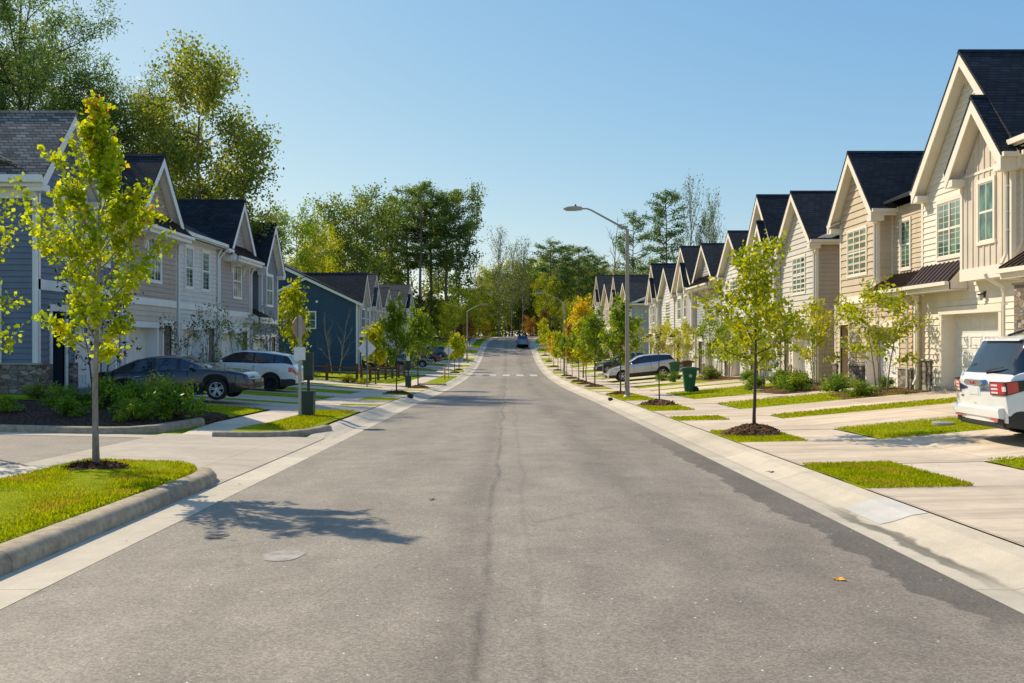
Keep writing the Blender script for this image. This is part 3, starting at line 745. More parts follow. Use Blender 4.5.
        # eave gutters on both slopes near the front
        for sg in (-1, 1):
            u0, u1 = sorted((uc+sg*(hw-.01), uc+sg*(hw+.11)))
            s.bx(s.gut, u0, u1, max(vb, vf-4), vf-.03, zf-.15, zf-.03)
        if apex:
            s.apexz = zp-.30*L-.55*(sl/1.2)
            a = .55
            s.tr.prism([(uc-a/sl*1.0, zp-.2*L-a), (uc+a/sl, zp-.2*L-a), (uc, zp-.2*L)], vf-.44, vf-.36, lambda a_, p, q: s.T(p, a_, q))
        return uc, sl
    def main_roof(s, pieces, eave, pitch=.42, ve=.42, vr=-5.5, vend=-11.6, roof='shingle'):
        zr = eave+pitch*(ve-vr); mb = MB(); t = .09
        for (ua, ub, v0) in pieces:
            z0 = eave+pitch*(ve-v0)
            mb.prism([(v0, z0), (vr, zr), (vend, zr-pitch*(vr-vend)), (vend, zr-pitch*(vr-vend)-t), (vr, zr-t), (v0, z0-t)], ua, ub, lambda a, p, q: s.T(a, p, q))
            if v0 > 0:
                s.bx(s.gut, ua, ub, v0-.005, v0+.12, z0-.15, z0-.01)
                s.bx(s.soff, ua, ub, v0-.6, v0-.01, z0-.24, z0-.20)
                s.bx(s.soff, ua, ub, v0-.04, v0-.01, z0-.24, z0-.08)
                s.bx(s.soff, ua, ub, v0-.62, v0-.44, z0-.42, z0-.2)
        mb.build('roof', M[roof], s.root); return zr
    def end_wall(s, u, sg, v0, z0, eave, pitch, vr, ve, mat, vend=-11.2, ops=(), exp=None, rake=True):
        zr = eave+pitch*(ve-vr)-.1
        mb = MB()
        lo = lambda z: vend if z < eave else max(vend, vr-(zr-z)/pitch)
        hi = lambda z: v0 if z < eave-.1 else min(v0, vr+(zr-z)/pitch)
        lap(mb, s.PV(u, sg), vend, v0, z0, zr, ops, exp or s.exp, lo=lo, hi=hi)
        mb.build('wall', M[mat], s.root)
        if rake:
            k = MB()
            u0, u1 = sorted((u+sg*.03, u+sg*.3))
            for (va, vb_) in ((ve, vr), (vr, vend-.3)):
                za = eave+pitch*(ve-va) if va >= vr else 0
                zA = zr+.1-abs(va-vr)*pitch; zB = zr+.1-abs(vb_-vr)*pitch
                k.prism([(va, zA-.10), (vb_, zB-.10), (vb_, zB-.36), (va, zA-.36)], u1-.03 if sg > 0 else u0, u1 if sg > 0 else u0+.03, lambda a, p, q: s.T(a, p, q))
                k.prism([(va, zA-.10), (vb_, zB-.10), (vb_, zB-.16), (va, zA-.16)], u0 if sg > 0 else u0+.03, u1-.03 if sg > 0 else u1, lambda a, p, q: s.T(a, p, q))
            k.build('rake_trim', s.trim, s.root)
    def block(s, u0, u1, v, z0, z1, mat, style='lap', ops=(), gable=None, back=.9, sides=(True, True), corner=True, exp=None, matl=None, zsplit=None, cols=True):
        """front wall with its two return walls. gable = (uc, slope, zpeak_under)"""
        exp = exp or s.exp
        parts = [(z0, z1, mat, style, exp)] if not matl else [(z0, zsplit, matl, 'lap', s.exp), (zsplit, z1, mat, style, exp)]
        for (a, b, mt, stl, ex) in parts:
            mb = MB(); top = b == z1; lo = hi = None; zt = b
            if gable and top:
                uc, sl, zp = gable
                lo = lambda z: uc-(zp-z)/sl; hi = lambda z: uc+(zp-z)/sl; zt = zp-.02
            if stl == 'bb': bb(mb, s.PU(v), u0, u1, a, zt, lo, hi)
            else: lap(mb, s.PU(v), u0, u1, a, zt, ops, ex, lo=lo, hi=hi, amp=.028 if ex < .2 else .038)
            if sides[0]: lap(mb, s.PV(u0, -1), v-back, v, a, b, (), ex)
            if sides[1]: lap(mb, s.PV(u1, 1), v-back, v, a, b, (), ex)
            mb.build('wall', M[mt], s.root)
        if corner and cols:
            w = .09
            for (uu, sgn, ok) in ((u0, -1, sides[0]), (u1, 1, sides[1])):
                a, b = (uu-.03, uu+w) if sgn < 0 else (uu-w, uu+.03)
                s.bx(s.tr, a, b, v-.09, v+.035, z0, z1)
    def band(s, u0, u1, v, z, h=.28, ret=0): 
        s.bx(s.tr, u0-.035, u1+.035, v-.05, v+.045, z, z+h)
    def stoneb(s, u0, u1, v, z0, z1, depth=.12, back=.3):
        mb = MB(); s.bx(mb, u0, u1, v-back, v+depth, z0, z1)
        w = mb.build('stone_base', M['stone'], s.root)
        c = MB(); s.bx(c, u0-.03, u1+.03, v-back, v+depth+.04, z1, z1+.06); c.build('stone_cap', M['conc'], w)
    def fd(s, u0, u1, v, back=1.2): s.bx(s.fnd, u0+.02, u1-.02, v-back, v-.015, s.base-1.6, s.base+.02)

def number_plate_text(txt, loc, rot, size, mat, parent, name='house_number', vertical=False, ext=.004):
    if vertical: txt = '\n'.join(txt)
    cu = bpy.data.curves.new(name, 'FONT'); cu.body = txt; cu.size = size; cu.align_x = 'CENTER'; cu.extrude = ext; cu.space_line = .85
    to = bpy.data.objects.new(name, cu); col.objects.link(to); dg = bpy.context.evaluated_depsgraph_get()
    me = bpy.data.meshes.new_from_object(to.evaluated_get(dg)); bpy.data.objects.remove(to)
    me.materials.append(mat) if not me.materials else None
    if me.materials: me.materials[0] = mat
    o = obj(name, me, parent); o.location = loc; o.rotation_euler = rot; return o
EAVE = 6.3
# ---- right 0: mostly outside the frame
u = Unit(1, .40, 'nearest right townhouse, cut by the frame, with stone porch column and brown metal porch roof', trim='creamt')
u.block(17.2, 23.3, 0, .4, 6.9, 'tanw', ops=[(18.0, 21.0, .4, 2.6)], matl='creamw', zsplit=3.6); u.fd(17.2, 23.3, 0)
u.garage(18.1, 20.9, .40, 2.55, 0); u.awning(19.0, 22.75, 1.1, 0, 3.55, 4.25)
u.stoneb(21.95, 22.5, .55, -.5, 3.1, .3, .3); u.main_roof([(17, 23.35, .45)], 6.95); u.spout(23.2, .65, .2, 3.45, kv=.5); u.spout(23.35, .1, 3.9, 6.8)
u.window(21.6, 22.5, 4.5, 6.0, 0); u.finish(0)
# ---- right 1: cream unit with tall gable and board-and-batten bay
u = Unit(1, .28, 'cream townhouse with tall twin gables and a board-and-batten bay, behind the white suv', trim='creamt')
b = .28
u.fd(23.4, 29.3, .1)
uc, sl = u.gable_roof(23.0, 29.25, 6.62, 10.15, .42, -9.5, apex=True)
u.block(23.4, 29.3, 0, b, 6.5, 'creamw', ops=[(24.55, 28.1, b-.1, b+2.35)], gable=(26.12, sl, 10.15-.38), sides=(False, True))
u.garage(24.7, 27.95, b, b+2.25, 0)
u.block(23.35, 25.95, .42, 3.75, 6.55, 'tanbb', style='bb', gable=(24.62, 1.27, 8.3-.36), back=.5); 
u.bx(u.soff, 23.35, 25.95, -.0, .42, 3.42, 3.5)
u.gable_roof(23.12, 26.12, 6.6, 8.42, .85, -3.6)
u.band(23.35, 25.95, .42, 3.42, .34); u.bx(u.tr, 23.33, 25.97, .4, .45, 6.35, 6.42)
u.window(24.2, 24.95, 4.45, 6.05, .42); u.window(26.72, 28.2, 4.32, 5.98, 0, n=2)
u.awning(26.35, 29.2, .62, .03, 3.5, 4.12); u.lamp(25.45, 3.0, 0); u.spout(29.05, .22, b-.1, 3.42, kv=.35)
u.stoneb(28.62, 29.22, 0, b-.7, b+.8, .08); u.stoneb(23.3, 24.45, 0, b-.7, b+.8, .08); u.spout(23.5, .42, 3.6, 6.55)
u.finish(0)
# ---- right 2: tan unit
u = Unit(1, .0, 'tan townhouse with triple window gable and brown metal porch roof', trim='creamt')
b = 0.0
u.fd(29.3, 36.5, .25)
uc, sl = u.gable_roof(32.45, 36.95, 6.52, 9.02, .42, -8.0, apex=True)
u.block(32.9, 36.5, 0, 3.35, 6.4, 'tanw', gable=(34.7, sl, 9.02-.36), exp=.26, back=11.2, sides=(True, False))
u.end_wall(36.5, 1, 0, -1.2, 6.5, .42, -5.5, .42, 'tanw')
u.block(29.3, 32.9, -.55, 3.3, 6.55, 'tanw', sides=(False, False), exp=.17)
u.block(29.32, 36.48, .22, b-.1, 3.2, 'tanw', ops=[(30.45, 33.35, b-.2, b+2.3), (34.95, 35.95, b-.2, b+2.4)], back=.9)
u.band(32.9, 36.5, .0, 3.1, .36); u.bx(u.tr, 29.3, 36.5, -.5, .26, 3.14, 3.2)
u.garage(30.6, 33.2, b, b+2.2, .22); u.door(35.0, 35.9, b, b+2.35, .22, mat='doorb', inner=M['tanw'])
u.stoneb(33.45, 34.75, .22, b-.6, b+.78, .12); u.stoneb(29.4, 30.4, .22, b-.6, b+.78, .12); u.stoneb(36.1, 36.5, .22, b-.6, b+.78, .12)
u.window(33.85, 35.65, 4.3, 5.98, 0, n=3); u.window(31.4, 32.1, 4.3, 5.95, -.55)
u.awning(29.4, 32.55, .55, -.5, 3.5, 4.12); u.main_roof([(29.3, 32.6, -.1), (32.6, 36.8, -.4)], 6.75, ve=-.1)
u.spout(32.98, .0, 3.6, 6.5, kv=.25); u.spout(29.6, .3, b-.2, 3.4, kv=.25); u.finish(0)
number_plate_text('1322', (13.26, 34.05, 2.5), (R(90), 0, R(-90)), .15, M['black'], u.root)
# generic unit used further down both rows
def row_unit(side, u0, u1, base, label, upper, lower, kind, trim, glass, gz=8.85, e=6.35, roof='shingle', gdoor=(.12, .62), door=(.74, .90), near_end=False, far_end=False, pent=False, group=None, exp=.19, endmat=None):
    s = Unit(side, base, label, trim=trim, glass=glass, group=group); s.exp = exp
    W = u1-u0; b = base; E = base+e; near_end_mat = endmat or upper
    gA, gB = u0+W*gdoor[0], u0+W*gdoor[1]; dA, dB = u0+W*door[0], u0+W*door[1]
    ops = [(gA-.12, gB+.12, b-.2, b+2.3), (dA-.1, dB+.1, b-.2, b+2.4)]
    s.fd(u0, u1, 0)
    lowv = .0
    nE, fE = near_end, far_end; near_end = far_end = False
    s.block(u0, u1, lowv, b-.1, b+3.05, lower, ops=ops, sides=(False, False))
    s.garage(gA, gB, b, b+2.2, lowv); s.door(dA, dB, b, b+2.3, lowv)
    s.band(u0, u1, lowv, b+3.05, .26)
    zb = b+3.31
    if kind == 'gable':                       # full width front gable
        uc, sl = s.gable_roof(u0-.35 if nE else u0+.05, u1-.05 if not fE else u1+.3, E, b+gz, .42, -7.5, roof)
        s.block(u0, u1, 0, zb, E-.1, upper, gable=((uc), sl, b+gz-.38), sides=(near_end, far_end), exp=.24 if side > 0 else .19)
        s.window(uc-.85, uc+.85, b+4.15, b+5.75, 0, n=2 if side < 0 else 3); s.main_roof([(u0, u1, -.3)], E, roof=roof)
    elif kind == 'twin':                      # tall gable with a smaller projecting one
        uc, sl = s.gable_roof(u0-.1, u1-.1, E, b+gz+.95, .42, -7.5, roof)
        s.block(u0, u1, 0, zb, E-.1, upper, gable=(uc, sl, b+gz+.57), sides=(near_end, far_end))
        m = u0+W*.27
        s.block(u0+.1, u0+W*.47, .35, zb, E-.1, upper, gable=(m+.03, 1.3, E+1.25), back=.4, style='bb')
        s.gable_roof(m-1.45, m+1.5, E, E+1.85, .78, -2.5, roof)
        s.window(m-.35, m+.4, b+4.2, b+5.7, .35); s.window(u0+W*.58, u0+W*.86, b+4.15, b+5.75, 0, n=2); s.main_roof([(u0, u1, -.3)], E, roof=roof)
    elif kind == 'eave':                      # flat front, eave parallel to the street, two windows
        s.block(u0, u1, 0, zb, E-.1, upper, sides=(near_end, far_end)); s.main_roof([(u0, u1, .42)], E, pitch=.5, roof=roof)
        for c in (.28, .68): s.window(u0+W*c-.42, u0+W*c+.42, b+4.0, b+5.65, 0, n=1)
        s.spout(u1-.1, 0, b, E-.05)
    elif kind == 'side':                      # gable over the far part, recessed near part
        m = u0+W*.36
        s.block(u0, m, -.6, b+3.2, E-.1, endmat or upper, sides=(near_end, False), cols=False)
        s.block(m, u1, 0, zb, E-.1, upper, gable=((m+u1)/2, 1.25, E+1.25*(u1-m)/2-.05), sides=(True, far_end), back=.7)
        s.gable_roof(m-.3, u1+.2, E, E+1.25*((u1-m)/2+.25), .42, -7.0, roof); s.main_roof([(u0, m, -.15), (m, u1, -.5)], E, ve=-.15, roof=roof)
        c = (m+u1)/2; s.window(c-.62, c+.62, b+4.1, b+5.75, 0, n=2 if side > 0 else 2); s.awning(u0+.1, m+.1, .55, -.55, b+3.35, b+3.95)
        s.spout(m, 0, b+3.4, E-.1)
    elif kind == 'pent':                      # gable with small bracketed shed roof over the window
        g0, g1 = u0+W*.14, u1+.05
        s.block(u0, u1, 0, zb, E-.1, upper, gable=None, sides=(near_end, far_end))
        uc, sl = s.gable_roof(g0, g1, E-.05, b+gz, .42, -7.5, roof)
        gb = MB(); lap(gb, s.PU(0), g0, g1, E-.1, b+gz-.38, (), .19, lo=lambda z: uc-(b+gz-.38-z)/sl, hi=lambda z: uc+(b+gz-.38-z)/sl); gb.build('gable_wall', M[upper], s.root)
        s.main_roof([(u0, g0+.2, .42), (g0, u1, -.3)], E, roof=roof)
        s.window(uc-.6, uc+.6, b+4.0, b+5.6, 0, n=2)
        s.awning(g0+.15, g1-.25, .75, .02, E-.25, E+.4, mat='metalroof')
        for q in (uc-.95, uc+.95):
            s.tr.prism([(0, E-.5), (.55, E-.5), (.55, E-.58), (.14, E-.72), (.08, E-1.0), (0, E-1.0)], q-.05, q+.05, lambda a, p, z: s.T(a, p, z))
    near_end, far_end = nE, fE
    if near_end: s.end_wall(u0, -1, 0, b-1.2, E, .42 if kind != 'eave' else .5, -5.5, .42, near_end_mat, exp=exp)
    if far_end: s.end_wall(u1, 1, 0, b-1.2, E, .42, -5.5, .42, near_end_mat, exp=exp)
    if kind != 'side' and kind != 'pent' and side > 0: s.awning(dA-.35, min(u1-.05, dB+.45), .6, .02, b+2.75, b+3.2)
    s.lamp((gB+dA)/2, b+2.15, 0); s.spout(u0+.1, 0, b, E-.1)
    if side > 0: s.stoneb(gB+.17, dA-.16, 0, b-.5, b+.75, .1)
    s.finish(0); return s
def rb(y, add=.70): return road_z(y)+add
# ---- right second terrace
RR = [(39.4, 44.4, 'gable', 'greyw', 'greyw', 8.85, 'warm grey townhouse with its plain side wall beside the tan house'),
      (44.4, 50.6, 'twin', 'lightg', 'lightg', 8.8, 'light grey townhouse with tall twin gables behind the nearest right street tree'),
      (50.6, 56.6, 'gable', 'lightg', 'lightg', 8.75, 'light grey townhouse with single gable third along the second right terrace'),
      (56.6, 64.4, 'pent', 'cool', 'cool', 8.95, 'cool grey townhouse with bracketed shed roof under its gable, behind the flowering saplings'),
      (64.4, 72.6, 'twin', 'lightg', 'greyw', 8.7, 'pale townhouse with double window and twin gables, just beyond the cool grey house'),
      (72.6, 79.2, 'gable', 'lightg', 'lightg', 8.8, 'pale townhouse with steep gable, last but one of the second right terrace'),
      (79.2, 86.0, 'twin', 'greyw', 'greyw', 8.7, 'grey townhouse ending the second right terrace, beyond the green bins')]
for (a, b_, k, up, lo_, gz, lb) in RR:
    row_unit(1, a, b_, rb((a+b_)/2, .66), lb, up, lo_, k, 'creamt', 'glass', gz, near_end=(a == 39.4), far_end=(b_ == 86.0), endmat='greyd' if a == 39.4 else None)
CC = [(99, 107.5, 'gable'), (107.5, 117, 'twin'), (117, 128, 'gable'), (128, 140, 'twin')]
for i, (a, b_, k) in enumerate(CC):
    row_unit(1, a, b_, rb((a+b_)/2, .75), ['far right townhouse whose bare grey side wall faces the lawn gap', 'second townhouse of the far right terrace, twin dark gables', 'third townhouse of the far right terrace, seen over the golden tree', 'last townhouse of the far right terrace against the woods'][i], ['greyw', 'lightg', 'greyd', 'lightg'][i], 'greyw', k, 'creamt', 'glass', 9.0+.2*i, near_end=(i == 0), far_end=(i == 3), exp=.3, endmat='cool' if i == 0 else None)
# ---- left terrace
u = Unit(-1, .19, 'slate blue end townhouse with pale roof and stone base, behind the near maple', trim='whitecool', glass='glassd')
b = .19
u.fd(25.8, 31.2, 0)
u.gable_roof(25.35, 29.15, 6.42, 8.66, .42, -12.0, 'shingleb', apex=True)
uc, sl = 27.25, (8.66-6.42)/1.9
u.block(25.8, 28.8, 0, 3.5, 6.35, 'blueg', gable=(uc, sl, 8.66-.36), sides=(False, True)); u.block(28.8, 31.2, -.1, 3.5, 6.3, 'blueg', sides=(False, False), cols=False)
u.block(25.8, 31.2, 0, -.3, 3.2, 'blueg', ops=[(26.5, 27.5, -.4, 2.65), (28.0, 31.0, -.4, 2.5)], sides=(False, False))
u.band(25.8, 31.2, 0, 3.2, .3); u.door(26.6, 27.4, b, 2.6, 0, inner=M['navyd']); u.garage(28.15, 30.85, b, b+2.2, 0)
u.window(26.75, 27.75, 4.3, 6.0, 0, n=1); u.window(29.5, 30.6, 4.3, 5.9, -.1)
u.main_roof([(25.45, 31.2, -.3)], 6.4, roof='shingleb')
mb = MB(); lap(mb, u.PV(25.8, -1), -12, 0, -.4, 6.35, [(-3.3, -1.9, 1.2, 3.3)], .17); mb.build('wall', M['blueg'], u.root)
# window on the end wall facing the side street
mb = MB()
for (a0, a1, c0, c1) in ((-2.05, -1.95, .9, 3.3), (-1.1, -1.0, .9, 3.3), (-2.05, -1.0, 3.3, 3.42), (-2.05, -1.0, .8, .9)):
    u.bx(mb, 25.72, 25.8, a0, a1, c0, c1)
w_ = mb.build('window', u.trim, u.root); g = MB(); g.face([u.T(25.76, -1.95, .9), u.T(25.76, -1.1, .9), u.T(25.76, -1.1, 3.3), u.T(25.76, -1.95, 3.3)]); g.build('pane', u.glass, w_)
mb = MB(); u.bx(mb, 25.62, 25.8, -12, .13, -.6, b+.85); u.bx(mb, 25.8, 26.45, .0, .13, -.6, b+.85); u.bx(mb, 27.62, 28.0, 0, .13, -.6, b+.85); w_ = mb.build('stone_base', M['stone'], u.root)
mb = MB(); u.bx(mb, 25.58, 25.8, -12, .17, b+.85, b+.9); mb.build('stone_cap', M['conc'], w_)
u.bx(u.gut, 25.22, 25.4, -12, .40, 6.18, 6.36); u.bx(u.soff, 25.36, 25.8, -12, .36, 6.08, 6.14); u.bx(u.soff, 25.75, 25.8, -12, .0, 5.8, 6.1)
u.bx(u.tr, 25.77, 25.92, -.1, .045, -.2, 6.2); u.bx(u.tr, 25.765, 25.8, -.12, .045, -.2, 6.2)
mb = MB(); mb.tube([u.T(25.4, .02, 6.25), u.T(25.42, .02, 6.05), u.T(25.68, .03, 5.8), u.T(25.71, .03, 5.6), u.T(25.71, .03, .5), u.T(25.68, .05, .3), u.T(25.5, .1, .12)], .055, 6); mb.build('downspout', u.trim, u.root)
u.finish(0)
number_plate_text('1336', (-13.44, 27.82, 2.35), (R(90), 0, R(90)), .22, M['black'], u.root, vertical=True)
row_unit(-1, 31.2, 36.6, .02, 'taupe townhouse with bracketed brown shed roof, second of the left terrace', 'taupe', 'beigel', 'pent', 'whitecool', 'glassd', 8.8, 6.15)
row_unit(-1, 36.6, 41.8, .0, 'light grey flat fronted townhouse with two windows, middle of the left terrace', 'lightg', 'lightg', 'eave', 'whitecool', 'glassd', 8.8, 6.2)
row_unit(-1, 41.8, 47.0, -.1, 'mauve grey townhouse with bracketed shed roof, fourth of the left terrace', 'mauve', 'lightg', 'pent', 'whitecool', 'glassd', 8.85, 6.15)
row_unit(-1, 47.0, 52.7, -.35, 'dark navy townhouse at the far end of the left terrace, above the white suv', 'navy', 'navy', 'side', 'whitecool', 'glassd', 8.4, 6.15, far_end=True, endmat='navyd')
# ---- left second terrace: deep blue end wall
s = Unit(-1, -1.0, 'deep blue townhouse whose broad gabled side wall faces the split rail fence', XF=13.2, trim='whitecool', glass='glassd')
b = -1.0; E = 5.15
s.fd(79.3, 86, 0)
s.block(79.3, 86, 0, -1.3, 2.1, 'blue', ops=[(80.8, 83.6, -1.2, 1.2), (84.4, 85.3, -1.2, 1.3)], sides=(False, False)); s.block(79.3, 86, 0, 2.35, E-.1, 'mauve', gable=(81.9, 1.15, 7.6), sides=(False, False)); s.band(79.3, 86, 0, 2.1, .25)
s.garage(80.9, 83.5, b, b+2.2, 0); s.door(84.45, 85.25, b, b+2.3, 0); s.window(81.0, 82.8, 3.0, 4.6, 0, n=2); s.window(84.2, 85.2, 3.0, 4.6, 0)
s.gable_roof(79.35, 84.4, E, 7.95, .42, -9.5)
pit = .47; vr = -8.2
s.main_roof([(79.0, 86, -.2)], E, pitch=pit, vr=vr, ve=.42, vend=-17)
s.end_wall(79.3, -1, 0, -2.2, E, pit, vr, .42, 'blue', vend=-16.8, exp=.3)
# projecting gabled part of the side wall
zt = 7.22; vp = -4.5
mb = MB(); hi = lambda z: min(0, vp+(zt-z)/pit); lo = lambda z: max(-9.0, vp-(zt-z)/pit)
lap(mb, s.PV(78.9, -1), -9.0, 0, -2.2, zt, [], .3, lo=lo, hi=hi)
lap(mb, s.PU(0), 78.9, 79.3, -2.2, E-.1, [], .3)
mb.build('wall', M['blue'], s.root)
mb = MB()
for (va, vb_) in ((.42, vp), (vp, -9.4)):
    zA = zt+.12-abs(va-vp)*pit; zB = zt+.12-abs(vb_-vp)*pit
    mb.prism([(va, zA), (vb_, zB), (vb_, zB-.24), (va, zA-.24)], 78.6, 78.64, lambda a, p, q: s.T(a, p, q))
    mb.prism([(va, zA-.05), (vb_, zB-.05), (vb_, zB-.1), (va, zA-.1)], 78.64, 79.3, lambda a, p, q: s.T(a, p, q))
s.bx(mb, 78.86, 79.0, -.12, .03, -2.0, E-.15)
mb.build('rake_trim', s.trim, s.root)
mb = MB()
for (va, vb_) in ((.42, vp), (vp, -9.4)):
    zA = zt+.17-abs(va-vp)*pit; zB = zt+.17-abs(vb_-vp)*pit
    mb.prism([(va, zA), (vb_, zB), (vb_, zB-.05), (va, zA-.05)], 78.58, 79.35, lambda a, p, q: s.T(a, p, q))
mb.build('roof', M['shingle'], s.root)
mb = MB()
for (a0, a1, c0, c1) in ((-4.8, -4.7, 2.9, 4.25), (-3.7, -3.6, 2.9, 4.25), (-4.8, -3.6, 4.25, 4.37), (-4.8, -3.6, 2.8, 2.9), (-4.7, -3.7, 3.54, 3.6), (-6.5, -6.4, 2.9, 4.25), (-5.4, -5.3, 2.9, 4.25), (-6.5, -5.3, 4.25, 4.37), (-6.5, -5.3, 2.8, 2.9), (-6.4, -5.4, 3.54, 3.6)):
    s.bx(mb, 78.8, 78.9, a0, a1, c0, c1)
w_ = mb.build('window', s.trim, s.root); g = MB()
for (p, q) in ((-4.7, -3.7), (-6.4, -5.4)): g.face([s.T(78.85, p, 2.9), s.T(78.85, q, 2.9), s.T(78.85, q, 4.25), s.T(78.85, p, 4.25)])
g.build('pane', s.glass, w_)
mb = MB(); mb.lathe([(0, 0), (.12, .01), (.12, .06), (0, .07)], 10, T=lambda x, y, z: s.T(78.88-z, -3.55+x, 5.2+y)); mb.build('vent', M['signwhite'], s.root)
s.spout(79.2, 0, b, E-.1); s.finish(0)
L2 = [(86, 94, 'twin', 'mauve', 'second townhouse of the far left terrace, brown roofed twin gables'), (94, 103, 'pent', 'lightg', 'third townhouse of the far left terrace behind the street trees'), (103, 114, 'gable', 'greyw', 'fourth townhouse of the far left terrace, steep pale gable'), (114, 128, 'twin', 'lightg', 'last townhouse of the far left terrace before the tall pines')]
for (a, b_, k, up, lb) in L2:
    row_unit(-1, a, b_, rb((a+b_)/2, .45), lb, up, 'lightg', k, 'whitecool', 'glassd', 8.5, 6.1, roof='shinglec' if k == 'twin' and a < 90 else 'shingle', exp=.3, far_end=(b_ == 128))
# ------------------------------------------------------------------ vehicles
def pl(T, x):
    if x <= T[0][0]: return T[0][1]
    for (a, va), (b, vb) in zip(T, T[1:]):
        if x <= b:
            t = (x-a)/(b-a) if b > a else 1; return va+(vb-va)*t
    return T[-1][1]
def car(label, cat, paint, kind, loc, rz, slope=0, rim='rim', group=None, detail=1, cladding=False, extras=None):
    P = dict(
      sedan=dict(L=4.85, W=1.84, wb=(.98, 3.80), r=.335, sill=.20,
        belt=[(0,.58),(.05,.71),(.2,.79),(.6,.88),(1.2,.98),(1.5,1.0),(2.4,1.0),(3.6,1.03),(4.1,1.08),(4.6,1.1),(4.79,1.06),(4.85,.98)],
        roof=[(1.25,.98),(1.6,1.17),(2.12,1.41),(2.5,1.47),(3.05,1.475),(3.5,1.42),(3.95,1.26),(4.3,1.095)], xr=(1.25,4.3), wind=(1.25,2.18), rear=(3.5,4.3), pil=[(2.08,2.2),(2.86,2.94),(3.62,4.3)], lampz=(.56,.78)),
      suv=dict(L=4.72, W=1.88, wb=(.93, 3.68), r=.365, sill=.24,
        belt=[(0,.62),(.05,.82),(.3,.93),(.8,1.01),(1.2,1.06),(1.5,1.08),(3.2,1.12),(4.2,1.2),(4.55,1.17),(4.68,1.05),(4.72,.95)],
        roof=[(1.15,1.06),(1.6,1.33),(2.05,1.58),(2.5,1.66),(3.3,1.66),(4.0,1.6),(4.32,1.55),(4.5,1.28),(4.56,1.17)], xr=(1.15,4.56), wind=(1.15,2.08), rear=(4.3,4.56), pil=[(1.95,2.1),(2.85,2.95),(3.72,3.8),(4.15,4.6)], lampz=(.72,.95)),
      big=dict(L=5.08, W=2.0, wb=(.98, 4.0), r=.385, sill=.25,
        belt=[(0,.66),(.05,.9),(.3,1.0),(.8,1.08),(1.2,1.12),(1.6,1.14),(4.2,1.17),(4.8,1.2),(4.92,1.17),(5.0,1.1),(5.04,.9)],
        roof=[(1.2,1.12),(1.7,1.42),(2.15,1.68),(2.6,1.75),(3.6,1.775),(4.35,1.75),(4.6,1.72),(4.7,1.6),(4.86,1.3),(4.92,1.175)], xr=(1.2,4.92), wind=(1.2,2.18), rear=(4.6,4.92), pil=[(2.05,2.2),(2.95,3.05),(3.95,4.05)], lampz=(.8,1.0)))[kind]
    L, W = P['L'], P['W']; hw = W/2; xc = L/2
    root = empty(cat.replace(' ', '_'), loc); root.rotation_euler = (0, slope, rz); tag(root, label, 'car', group)
    xs = set(np.round(np.concatenate([np.linspace(0, L, 46), [.03,.06,.1,.16,L-.03,L-.07,L-.12,L-.18,L-.25], [P['xr'][0], P['xr'][1]]+[q for p in P['pil'] for q in p]+[P['wind'][1], P['rear'][0]]]), 3))
    ra = P['r']+.06
    for w in P['wb']:
        for a in np.linspace(0, math.pi, 13): xs.add(round(w+ra*math.cos(a), 3))
    xs = sorted(x for x in xs if 0 <= x <= L); 
    xs = [x for i, x in enumerate(xs) if i == 0 or x-xs[i-1] > .004]
    def hwx(x):
        t = max(0, 1-x/.75); k = max(0, 1-(L-x)/.6)
        return hw*(1-.20*t**2.2-.12*k**2.4)
    def ring(x):
        h = hwx(x); zt = pl(P['belt'], x); zb = P['sill']+.06*max(0, 1-x/.5)+.10*max(0, 1-(L-x)/.45)
        arch = False
        for w in P['wb']:
            if abs(x-w) < ra: zb = max(zb, P['r']+math.sqrt(max(0, ra*ra-(x-w)**2))); arch = True
        zr = zt+.015
        if P['xr'][0] < x < P['xr'][1]: zr = max(zt+.015, pl(P['roof'], x))
        cab = (zr-zt)
        k = min(1, cab/.12) if cab > .02 else 0
        pts = [(0, zb if not arch else P['sill']+.3), (h*.80, zb if not arch else P['sill']+.3)]
        pts.append((h*.965, zb))
        for f, bul in ((.12, .985), (.34, 1.0), (.55, .995), (.66, .99), (.88, .97)):
            pts.append((h*bul, zb+(zt-zb)*f))
        pts.append((h*.93, zt))                                        # 8 belt
        pts.append((h*(.91-.015*k), zt+cab*.06)) # 9
        pts.append((h*(.88-.06*k), zt+cab*.52)) # 10
        pts.append((h*(.84-.10*k), zt+cab*.90)) # 11
        pts.append((h*(.78-.10*k), zt+cab*.985))# 12
        pts.append((h*.40, zr+.012*k)) # 13
        pts.append((0, zr+.022*k+.005))      # 14
        return pts
    rings = [ring(x) for x in xs]; n = len(rings[0])
    V = []; 
    for sgn in (1, -1):
        for x, rg in zip(xs, rings):
            for (y, z) in rg: V.append((x-xc, sgn*y, z))
    parts = {}
    nx = len(xs); off = nx*n
    def cab_at(x): return P['xr'][0] < x < P['xr'][1]
    def part(x, j, zmid):
        if j >= 9 and cab_at(x):
            if j >= 12:
                if x < P['wind'][1]: return 'windscreen'
                if x > P['rear'][0]: return 'rear_window'
                return 'body'
            if j in (9, 10):
                if kind == 'big' and x > 4.1: return 'side_window'
                if any(a <= x <= b for a, b in P['pil']): return 'pillar'
                return 'side_window'
            if j == 11 and kind == 'big' and x > 4.45: return 'rear_window'
            return 'body'
        if j <= 1: return 'underbody'
        if (j == 2 or (j == 3 and zmid < .5)) and cladding: return 'cladding'
        if x < (.62 if kind == 'sedan' else .5) and j == 6: return 'headlight'
        if x > L-.3 and j == 6 and kind != 'big': return 'tail_light'
        return 'body'
